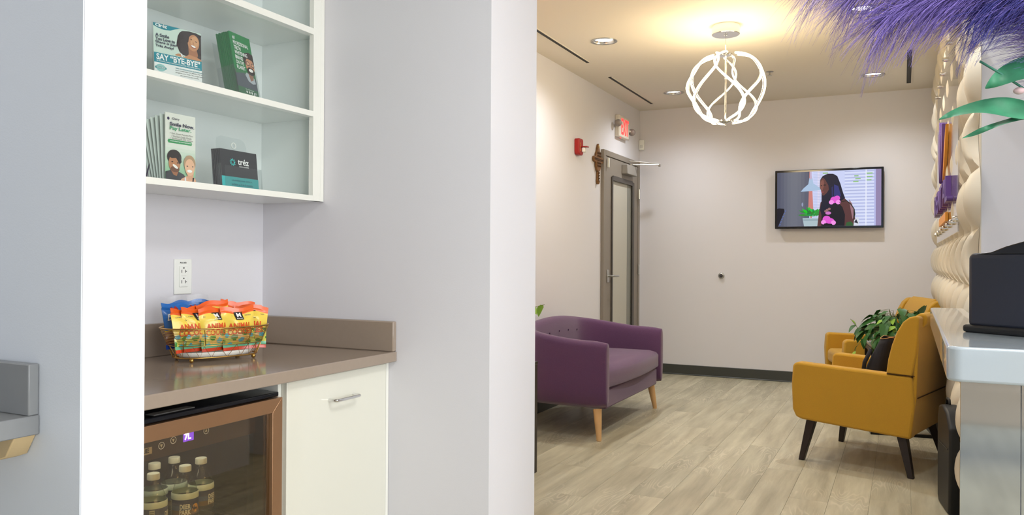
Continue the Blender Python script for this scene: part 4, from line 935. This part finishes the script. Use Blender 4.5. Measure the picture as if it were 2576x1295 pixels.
# ------------------------------------------------------------------ purple loveseat
def loveseat():
    root = empty('loveseat', (-2.07, 5.52, 0), PI/2, 'purple tweed tub loveseat with buttoned back and tapered beech legs', 'loveseat')
    # local: x across (near arm is -x), front is -y ... root turned so that local -y looks +x
    W2, D0, D1, t = .69, -.35, .35, .10
    path = []; r = .26; xo = W2-t/2; yb = D1-t/2
    path += [(-xo, D0+i*(yb-r-D0)/6) for i in range(6)]
    path += [(-xo+r-r*math.cos(a), yb-r+r*math.sin(a)) for a in [i*PI/2/8 for i in range(9)]]
    path += [(-xo+r+(2*xo-2*r)*i/10, yb) for i in range(1, 10)]
    right = [(-x, y) for x, y in path[:15]][::-1]
    path += right
    n = len(path); mb = MB(); ns = 0
    for i, (x, y) in enumerate(path):
        a = Vector(path[max(i-1, 0)]); b = Vector(path[min(i+1, n-1)]); tg = (b-a).normalized(); nr = Vector((-tg.y, tg.x))
        back = max(0, min(1, (y-D0-.12)/(yb-D0-.12))); back = back*back*(3-2*back)
        bump = math.cos(min(1, abs(x)/(W2*.95))*PI/2)
        hh = .648+.045*back+.055*back*bump
        e = .0
        if i in (0, n-1): e = .012
        sec = [(t/2-e, .2+e), (t/2-e, .45), (t/2-e, hh-.05), (t/2-.012-e, hh-.016-e), (t/2-.035, hh-e), (-t/2+.035, hh-e), (-t/2+.012+e, hh-.016-e), (-t/2+e, hh-.05), (-t/2+e, .45), (-t/2+e, .2+e)]
        if i in (0, n-1):
            off = tg*(-.012 if i == 0 else .012)
            pts = sec
            if i == 0: rings = [([(o*.7, .2+(z-.2)*.985+.004) for o, z in sec], -.014), (sec, -.008), ([(o*1.06, z) for o, z in sec], .004)]
            else: rings = [([(o*1.06, z) for o, z in sec], -.004), (sec, .008), ([(o*.7, .2+(z-.2)*.985+.004) for o, z in sec], .014)]
        else: rings = [(sec, 0)]
        for sc_, sh in rings:
            for o, z in sc_: mb.v.append((x+nr.x*o+tg.x*sh, y+nr.y*o+tg.y*sh, z))
            ns += 1
    m = 10
    for i in range(ns-1):
        for k in range(m):
            a, b = i*m+k, i*m+(k+1) % m; mb.f.append((a, b, b+m, a+m)); mb.c.append(None)
    mb.f.append(tuple(range(m))); mb.c.append(None); mb.f.append(tuple((ns-1)*m+k for k in range(m))[::-1]); mb.c.append(None)
    shell = mb.build('tub_shell', PURPLE, root, smooth=True, sub=1)
    MB().box(-W2+t-.004, W2-t+.004, D0+.015, D1-t+.004, .2, .330).build('seat_base', PURPLE, root, bevel=.012)
    # cushion, bowed front
    mb = MB(); nx, ny = 16, 8
    for zz_, ins in ((.336, .01), (.350, 0), (.435, 0), (.456, .014), (.462, .06)):
        loop = []
        for i in range(nx): u = i/nx; loop.append((-.585+1.17*u+0, D0+.0-.03*math.sin(PI*u)+ins))
        for i in range(ny): loop.append((.585-ins, D0+.0+ins+(.60-2*ins)*i/ny))
        for i in range(nx): u = i/nx; loop.append((.585-1.17*u, D0+.60-ins))
        for i in range(ny): loop.append((-.585+ins, D0+.60-ins-(.60-2*ins)*i/ny))
        loop = [(max(-.585+ins, min(.585-ins, x)), y) for x, y in loop]
        mb.v += [(x, y, zz_+ (.012 if zz_ > .46 else 0)) for x, y in loop]
    nl = 2*nx+2*ny
    for j in range(4):
        for k in range(nl):
            a, b = j*nl+k, j*nl+(k+1) % nl; mb.f.append((a, b, b+nl, a+nl)); mb.c.append(None)
    mb.f.append(tuple(range(nl))[::-1]); mb.c.append(None); mb.f.append(tuple(4*nl+k for k in range(nl))); mb.c.append(None)
    mb.build('seat_cushion', PURPLE, root, smooth='auto', bevel=.006)
    for k, (bx, bz) in enumerate(((-.36, .655), (-.18, .665), (0, .67), (.18, .665), (.36, .655))):
        MB().sphere((bx, D1-t-.003, bz-.03), .007, 10, 8, sc=(1, .5, 1)).build('tuft_button', PURPLED, root, smooth=True)
    for sx in (-1, 1):
        for sy, yy in ((-1, D0+.07), (1, D1-.07)):
            MB().tube([(sx*.61, yy, .2), (sx*.645, yy+sy*.025, .012), (sx*.646, yy+sy*.026, 0)], [.029, .0165, .015], 16).build('leg', BEECH, root, smooth='auto')
    return root
loveseat()

# ------------------------------------------------------------------ mustard armchairs
def armchair():
    root = empty('armchair', (0, 0, 0), 0)
    wA = .36; t = .085
    prof = [(-.345, .30), (-.352, .45), (-.345, .560), (-.325, .578), (.16, .560), (.31, .552), (.325, .40), (.305, .215), (-.29, .245), (-.325, .256)]
    for s in (-1, 1):
        a = (wA-t, wA) if s > 0 else (-wA, -wA+t)
        MB().prism(prof, 'x', *a).build('arm', MUSTARD, root, bevel=.016, seg=3)
        wing = [(.178, .561), (.188, .64), (.207, .72), (.232, .79), (.262, .845), (.295, .874), (.328, .882), (.345, .872), (.335, .70), (.312, .554)]
        MB().prism(wing, 'x', *a).build('wing', MUSTARD, root, bevel=.013, seg=3)
        b = (a[0]-.0015, a[1]+.0015)
        MB().box(b[0], b[1], .182, .322, .5575, .5605).build('seam', SEAM, root)
    MB().box(-wA+t-.002, wA-t+.002, -.30, .29, .235, .335).build('seat_base', MUSTARD, root, bevel=.012)
    mb = MB().box(-wA+t+.002, wA-t-.002, -.345, .20, .338, .452); mb.build('seat_cushion', MUSTARD, root, bevel=.035, seg=4)
    back = [(.15, .40), (.185, .56), (.225, .72), (.262, .82), (.295, .872), (.325, .892), (.352, .89), (.365, .872), (.36, .84), (.33, .80), (.28, .35), (.24, .30)]
    MB().prism(back, 'x', -wA+t+.001, wA-t-.001).build('backrest', MUSTARD, root, bevel=.012, seg=3)
    MB().prism([(.285, .225), (.305, .225), (.328, .42), (.342, .83), (.32, .83), (.305, .42)], 'x', -wA+.012, wA-.012).build('rear_panel', MUSTARD, root, bevel=.008)
    MB().box(-wA+.03, wA-.03, .329, .333, .435, .440).build('seam', SEAM, root)
    for sx in (-1, 1):
        for fy, ty, hz in ((-.30, -.25, .26), (.30, .24, .235)):
            b = MB(); w1, w0 = .026, .015
            tx, fx_ = sx*.285, sx*.325
            v = [(tx-w1, ty-w1, hz), (tx+w1, ty-w1, hz), (tx+w1, ty+w1, hz), (tx-w1, ty+w1, hz), (fx_-w0, fy-w0, 0), (fx_+w0, fy-w0, 0), (fx_+w0, fy+w0, 0), (fx_-w0, fy+w0, 0)]
            b.add(v, [(0, 1, 2, 3), (7, 6, 5, 4), (0, 4, 5, 1), (1, 5, 6, 2), (2, 6, 7, 3), (3, 7, 4, 0)]).build('leg', ESPRESSO, root, bevel=.003)
    return root
ac = armchair(); ac.location = (-.158, 5.214, 0); ac.rotation_euler = (0, 0, math.radians(-105.7))
tag(ac, 'mustard armchair nearest the reception counter with a black bag on its seat', 'armchair', 'mustard armchairs')
ac2 = copy_tree(ac); ac2.location = (-.165, 6.97, 0); ac2.rotation_euler = (0, 0, math.radians(-74))
tag(ac2, 'mustard armchair behind the leafy plant, nearest the far wall', 'armchair', 'mustard armchairs')

# black bag on the near armchair
bg = empty('denim_bag', (-.125, 5.26, .454), math.radians(-105.7), 'black denim bag with tan stitching lying on the near mustard armchair', 'bag')
mb = MB(); nb = 20
for z, a, b, cy in ((0, .11, .05, 0), (.02, .125, .062, 0), (.10, .12, .06, .02), (.20, .105, .05, .055), (.27, .10, .045, .085)):
    for k in range(nb):
        an = 2*PI*k/nb; mb.v.append((a*math.copysign(abs(math.cos(an))**.75, math.cos(an)), -.02+cy+b*math.copysign(abs(math.sin(an))**.75, math.sin(an))+.004*math.sin(5*an+z*30), z+.006*math.sin(3*an)*(z > .1)))
for j in range(4):
    for k in range(nb): a, b = j*nb+k, j*nb+(k+1) % nb; mb.f.append((a, b, b+nb, a+nb)); mb.c.append(None)
mb.f.append(tuple(range(nb))[::-1]); mb.c.append(None)
rim = [Vector(v) for v in mb.v[4*nb:5*nb]]
mb.build('pouch', DENIM, bg, smooth=True, sub=1).modifiers.new('solid', 'SOLIDIFY').thickness = .004
MB().tube(rim, .0022, 6, closed=True).build('stitched_rim', THREAD, bg, smooth=True)
MB().tube([(.095, -.02, .20), (.115, -.05, .12), (.11, -.06, .05)], .012, 8).build('strap', DENIM, bg, smooth=True); MB().tube([(.108, -.055, .10), (.112, -.06, .13)], .0025, 6).build('buckle', THREAD, bg)

# side table between the armchairs
st = empty('side_table', (-.02, 6.16, 0), math.radians(8), 'black metal side table with pale stone top between the mustard armchairs', 'side table')
MB().box(-.20, .20, -.20, .20, .585, .603).build('table_top', MARBLE, st, bevel=.003)
MB().box(-.205, .205, -.205, -.185, .555, .585).box(-.205, .205, .185, .205, .555, .585).box(-.205, -.185, -.185, .185, .555, .585).box(.185, .205, -.185, .185, .555, .585).build('top_rail', BLACKM, st)
for sx in (-1, 1):
    for sy in (-1, 1): MB().box(sx*.195-.01, sx*.195+.01, sy*.195-.01, sy*.195+.01, .02, .56).build('leg', BLACKM, st)
MB().box(-.205, .205, -.205, -.185, 0, .02).box(-.205, .205, .185, .205, 0, .02).box(-.205, -.185, -.185, .185, 0, .02).box(.185, .205, -.185, .185, 0, .02).build('base_frame', BLACKM, st)

# leafy plant
def leaf_mesh(ln, wd, cup=.18, droop=.25):
    mb = MB(); n = 7; L_ = []; C_ = []; R_ = []
    for i in range(n+1):
        t = i/n; w = wd*(math.sin(PI*min(1, t*.94+.06))**.8)*(1-t*.35)*(1.25 if t < .35 else 1)*.5
        if i == n: w = .0006
        if i == 0: w = wd*.18
        x = ln*(t-(.10 if i == 0 else 0)*0); z = -droop*ln*t*t
        L_.append((x-(.06*ln if i == 0 else 0), w, z+cup*w)); C_.append((x, 0, z)); R_.append((x-(.06*ln if i == 0 else 0), -w, z+cup*w))
    for i in range(n+1): mb.v += [L_[i], C_[i], R_[i]]
    for i in range(n):
        a = 3*i; mb.f += [(a, a+1, a+4, a+3), (a+1, a+2, a+5, a+4)]; mb.c += [None, None]
    me = mb.mesh('leaf')
    for p in me.polygons: p.use_smooth = True
    return me
LM = [leaf_mesh(.12, .078), leaf_mesh(.095, .064, droop=.4), leaf_mesh(.07, .048, cup=.3)]
LMY = [leaf_mesh(.07, .046), leaf_mesh(.05, .034)]
for m_ in LM: m_.materials.append(LEAFG)
for m_ in LMY: m_.materials.append(LEAFL)
def plant(name, loc, label, nleaf, R0, Z0, Z1, seed, vines=()):
    rr = random.Random(seed); root = empty(name, loc, 0, label, 'plant')
    MB().lathe([(.055, 0), (.075, .10), (.078, .105), (.070, .105), (.066, .09), (.001, .088)], 24).build('pot', POT, root, smooth='auto')
    mbs = MB()
    for k in range(nleaf):
        a = rr.uniform(0, 2*PI); q = rr.random()**.6; rad = .05+R0*q; z = Z0+(Z1-Z0)*(1-q*q)*rr.uniform(.55, 1.05)+rr.uniform(-.015, .02)
        p = Vector((rad*math.cos(a), rad*math.sin(a), z))
        me = rr.choice(LM) if rr.random() > .16 else rr.choice(LMY)
        o = mk('leaf', me, None, root); o.location = p
        o.rotation_euler = (rr.uniform(-.5, .5), rr.uniform(.0, .75)+.35*q, a+rr.uniform(-.8, .8))
        mbs.tube([(0.02*math.cos(a), .02*math.sin(a), .085), (rad*.5*math.cos(a), rad*.5*math.sin(a), z+.01), tuple(p)], .0016, 4)
    for pts in vines:
        mbs.tube(pts, .0016, 5)
        for i in range(1, len(pts)):
            for s in (0, 1):
                A, B_ = Vector(pts[i-1]), Vector(pts[i]); p = A.lerp(B_, .35+.5*s)
                o = mk('leaf', rr.choice(LM[1:]) if rr.random() > .3 else rr.choice(LMY), None, root); o.location = p
                o.rotation_euler = (rr.uniform(-.6, .6), rr.uniform(.5, 1.2), rr.uniform(0, 2*PI))
    mbs.build('stems', VINE, root)
    return root
plant('potted_pothos', (-.03, 6.15, .603), 'bushy trailing green plant on the side table between the mustard armchairs', 150, .21, .05, .235, 11,
      vines=[[(-.1, -.12, .10), (-.20, -.17, .07), (-.26, -.20, -.02), (-.28, -.21, -.10)], [(-.08, -.15, .09), (-.15, -.22, .03), (-.18, -.24, -.08)], [(.05, -.1, .2), (.12, -.14, .24), (.17, -.16, .28)], [(-.12, -.05, .12), (-.25, -.10, .10), (-.30, -.12, .17)]])

# black upright case beside the near armchair
bc_ = empty('black_case', (.205, 4.33, 0), math.radians(8), 'tall black soft case standing between armchair and reception half wall', 'case')
MB().prism([(-.135, .0), (.10, .0), (.125, .03), (.13, .42), (.10, .475), (.02, .49), (-.08, .47), (-.15, .40), (-.155, .33)], 'x', -.034, .034).build('case_body', BLACK, bc_, bevel=.012, seg=3)
MB().tube([(0, .02, .487), (0, .03, .51), (0, .08, .51), (0, .09, .475)], .006, 8).build('carry_handle', BLACK, bc_, smooth=True)
MB().box(-.0355, -.034, -.12, .1, .30, .306).build('zip', BLACKM, bc_)

# ------------------------------------------------------------------ dark end table, lamp and plant behind the pier
et = empty('end_table', (-2.12, 3.70, 0), 0, 'dark slatted end table half hidden behind the wall pier', 'end table')
MB().box(-.31, .31, -.31, .31, .595, .613).build('table_top', ESPRESSO, et, bevel=.003)
for z in (.54, .485): MB().box(-.305, .305, -.305, .305, z, z+.012).build('slat_shelf', ESPRESSO, et)
for sx in (-1, 1):
    for sy in (-1, 1): MB().box(sx*.29-.018, sx*.29+.018, sy*.29-.018, sy*.29+.018, 0, .596).build('leg', ESPRESSO, et, bevel=.002)
lp = empty('table_lamp', (-2.22, 3.48, .613), 0, 'warm table lamp on the end table behind the pier', 'table lamp')
MB().lathe([(.075, 0), (.075, .012), (.02, .02), (.035, .08), (.045, .14), (.02, .22), (.008, .25), (.008, .32)], 24).build('lamp_base', BRASS, lp, smooth='auto')
MB().lathe([(.15, .26), (.11, .48)], 32, cap=False).build('shade', SHADE, lp, smooth=True)
l = bpy.data.lights.new('table_lamp_bulb', 'POINT'); l.energy = 20; l.color = (1, .62, .30); l.shadow_soft_size = .06
lo = bpy.data.objects.new('table_lamp_bulb', l); COL.objects.link(lo); lo.parent = lp; lo.location = (0, 0, .40)
plant('small_houseplant', (-2.0, 3.86, .613), 'small houseplant on the end table, one leaf tip showing past the pier', 22, .10, .10, .26, 5, vines=[[(.05, .02, .2), (.15, .08, .29), (.245, .11, .315)]])

# ------------------------------------------------------------------ reception half wall, counter, box, plume
ZD = .99
hw = empty('reception_counter', (.3, 2.2, 0), 0, 'reception half wall with gloss white end panel and pale stone cap', 'reception counter')
R_ = lambda mb: loc_mb(mb, hw)
R_(MB().box(.21, .245, 2.45, 3.4, 0, ZD-.0755)).build('rear_support', WALL, hw)
R_(MB().box(.118, 1.32, 1.985, 2.02, 0, ZD-.075)).build('half_wall', WALL, hw)
R_(MB().box(.112, .2225, 1.975, 1.985, 0, ZD-.076)).build('end_panel', WHITEG, hw); R_(MB().box(.2245, .8, 1.975, 1.985, 0, ZD-.076)).build('end_panel', WHITEG, hw)
def rounded(x0, x1, y0, y1, r, n=8):
    out = []
    for cx, cy, a0 in ((x0+r, y0+r, PI), (x1-.001, y0+.001, None), (x1-.001, y1-.001, None), (x0+r, y1-r, PI/2)):
        if a0 is None: out.append((cx, cy))
        else:
            rng = range(n+1)
            for k in rng: 
                a = a0+(PI/2)*k/n if a0 == PI else a0+(PI/2)*k/n
                out.append((cx+r*math.cos(a), cy+r*math.sin(a)))
    return out
cap_poly = []
for k in range(9): a = PI+PI/2*k/8; cap_poly.append((.085+.03+.03*math.cos(a), 1.945+.03+.03*math.sin(a)))
cap_poly += [(1.34, 1.945), (1.34, 2.025), (1.198, 2.025), (1.198, 2.45), (.215, 2.45), (.215, 3.599), (.125, 3.599), (.105, 3.59), (.097, 3.57)]
cap_poly = [(x, y) for x, y in cap_poly]
R_(MB().prism(cap_poly, 'z', ZD-.075, ZD)).build('stone_cap', CAPM, hw, bevel=.006, seg=3)

bx_ = empty('counter_box', (.27, 2.37, ZD), math.radians(-38), 'dark navy box with rounded lid standing on the reception counter', 'box')
MB().box(-.10, .10, -.07, .07, .012, .205).build('body', NAVY, bx_, bevel=.014, seg=3); MB().box(-.108, .108, -.078, .078, 0, .02).build('foot_plate', BLACK, bx_, bevel=.007)
MB().prism([(-.098, .2), (-.04, .207), (.0, .222), (.05, .235), (.10, .23), (.10, .2)], 'y', -.066, .066).build('lid', BLACKG, bx_, bevel=.008)

fa_ = empty('plume_arrangement', (.46, 2.22, ZD), 0, 'arrangement of purple feathery plumes and green silk leaves above the reception counter', 'flower arrangement')
MB().lathe([(.05, 0), (.062, .02), (.065, .12), (.045, .2), (.038, .24), (.045, .26), (.04, .258), (.034, .24), (.001, .20)], 28).build('vase', BLACKG, fa_, smooth='auto')
PLM = [mat('plume_violet', rgb(122, 104, 178), .8, vary=.25, vscale=14), mat('plume_indigo', rgb(62, 60, 132), .85, vary=.3, vscale=14)]
def bez(p, t):
    a, b, c, d = [Vector(q) for q in p]; u = 1-t; return a*u**3+b*3*u*u*t+c*3*u*t*t+d*t**3
def plume(ctrl, n, l0, l1, m, seed, s0=.25):
    rr = random.Random(seed); stem = [bez(ctrl, i/24) for i in range(25)]
    o = MB().tube(stem, [.0028-.0020*i/24 for i in range(25)], 6).build('plume_stem', STEMG, fa_, smooth=True)
    mb = MB()
    for k in range(n):
        s = s0+(1-s0)*rr.random()**.9; p = bez(ctrl, s); tg = (bez(ctrl, min(1, s+.02))-bez(ctrl, s-.02)).normalized()
        rad = Vector((rr.gauss(0, 1), rr.gauss(0, 1), rr.gauss(0, 1))); rad = (rad-tg*rad.dot(tg)).normalized()
        ln = (l0+(l1-l0)*((s-s0)/(1-s0)))*rr.uniform(.55, 1.15); d = (tg*.9+rad*.55+Vector((0, 0, -.12))).normalized()
        side = d.cross(Vector((rr.gauss(0, 1), rr.gauss(0, 1), rr.gauss(0, 1)))).normalized()
        pts = [p]; 
        for i in range(1, 5):
            t = i/4; pts.append(p+d*ln*t+Vector((0, 0, -.36))*ln*t*t+rad*.02*math.sin(3*t+k))
        w = rr.uniform(.0005, .0011); base = len(mb.v)
        for i, q in enumerate(pts):
            ww = w*(1-.75*i/4); mb.v += [tuple(q+side*ww), tuple(q-side*ww)]
        for i in range(4): a = base+2*i; mb.f.append((a, a+1, a+3, a+2)); mb.c.append(None)
    f = mb.build('plume', m, o); f['kind'] = 'stuff'
    return o
PLM.append(mat('plume_lilac', rgb(166, 150, 198), .8, vary=.2, vscale=14))
plume([(0, 0, .22), (-.06, -.06, .78), (-.34, -.16, .98), (-.64, -.20, .86)], 1800, .19, .13, PLM[2], 1, .20)
plume([(0, 0, .22), (-.05, -.08, .76), (-.31, -.18, .94), (-.56, -.21, .81)], 1900, .18, .12, PLM[0], 6, .20)
plume([(0, 0, .22), (-.05, -.10, .72), (-.28, -.20, .87), (-.50, -.22, .74)], 2200, .17, .12, PLM[0], 2, .22)
plume([(.01, 0, .22), (.0, -.06, .74), (-.16, -.16, .94), (-.42, -.18, .88)], 2200, .18, .13, PLM[1], 3, .22)
plume([(.01, 0, .22), (.02, -.10, .68), (-.10, -.20, .83), (-.30, -.22, .74)], 2000, .15, .11, PLM[1], 4, .26)
plume([(.01, 0, .22), (.03, -.04, .74), (-.02, -.10, .97), (-.20, -.12, 1.0)], 1800, .17, .14, PLM[1], 5, .26)
plume([(0, 0, .22), (-.04, -.10, .70), (-.20, -.20, .84), (-.40, -.22, .76)], 2000, .16, .11, PLM[0], 8, .22)
plume([(0, 0, .22), (-.05, -.09, .76), (-.30, -.19, .90), (-.58, -.21, .84)], 1500, .17, .11, PLM[2], 9, .22)
plume([(.01, 0, .22), (.03, -.08, .62), (-.02, -.16, .80), (-.16, -.18, .79)], 1600, .14, .11, PLM[1], 7, .30)
# silk leaves: outlines in (x, z) around the arrangement, with their own depth
def silk(pts_mid, wd, seed, twist=.5):
    rr = random.Random(seed); n = 14; mb = MB()
    for i in range(n+1):
        t = i/n; p = bez(pts_mid, t); tg = (bez(pts_mid, min(1, t+.03))-bez(pts_mid, max(0, t-.03))).normalized()
        w = wd*(math.sin(PI*min(1, t*.93+.07)))**.9*.5+.0008
        sd = tg.cross(Vector((math.sin(twist+t*1.2), -math.cos(twist+t*1.2)*.6, .5))).normalized(); wav = .012*math.sin(9*t+seed)
        mb.v += [tuple(p+sd*w+Vector((0, wav, .3*w))), tuple(p), tuple(p-sd*w*(.9+.1*math.sin(7*t))+Vector((0, -wav, .2*w)))]
    for i in range(n): a = 3*i; mb.f += [(a, a+1, a+4, a+3), (a+1, a+2, a+5, a+4)]; mb.c += [None, None]
    o = mb.build('silk_leaf', LILY, fa_, smooth=True); m = o.modifiers.new('sub', 'SUBSURF'); m.levels = m.render_levels = 1
    return o
silk([(-.16, -.16, .50), (-.24, -.18, .50), (-.30, -.19, .535), (-.39, -.20, .500)], .070, 1, .3)
silk([(-.20, -.17, .50), (-.26, -.18, .495), (-.30, -.19, .47), (-.345, -.20, .455)], .012, 4, .3)
silk([(-.13, -.16, .60), (-.18, -.17, .60), (-.24, -.18, .60), (-.30, -.19, .565)], .075, 2, .2)
silk([(-.16, -.16, .585), (-.14, -.15, .54), (-.12, -.15, .50), (-.14, -.15, .44)], .08, 3, 1.2)
silk([(-.05, -.1, .55), (-.10, -.14, .52), (-.18, -.16, .47), (-.22, -.18, .40)], .08, 5, .8)
for pts in ([(0, 0, .22), (-.02, -.05, .40), (-.10, -.12, .50), (-.16, -.16, .50)], [(0, 0, .22), (-.04, -.08, .42), (-.16, -.15, .52), (-.31, -.19, .625)], [(0, 0, .22), (.0, -.08, .45), (-.12, -.15, .62), (-.24, -.18, .80)]):
    MB().tube([bez(pts, i/16) for i in range(17)], .0028, 6).build('silk_stem', STEMG, fa_, smooth=True)
for c in ((-.185, -.17, .535), (-.235, -.18, .555), (-.12, -.15, .475)): MB().sphere(c, .009, 8, 6, sc=(1.3, 1, .9)).build('pink_bud', mat('pink_bud', rgb(214, 182, 186), .6), fa_, smooth=True)

# ------------------------------------------------------------------ bench behind the camera, mirrored in the gloss panel
be = empty('bench', (.75, -1.55, 0), 0, 'beige upholstered bench on dark tapered legs behind the camera', 'bench')
MB().box(-.55, .55, -.25, .25, .24, .46).build('seat_pad', BEIGE, be, bevel=.02, seg=3); MB().box(-.55, .55, -.25, -.17, .44, .85).build('back_pad', BEIGE, be, bevel=.02, seg=3)
for sx in (-1, 1):
    for sy in (-1, 1): MB().tube([(sx*.48, sy*.2, .245), (sx*.49, sy*.205, 0)], [.024, .014], 12).build('leg', ESPRESSO, be)
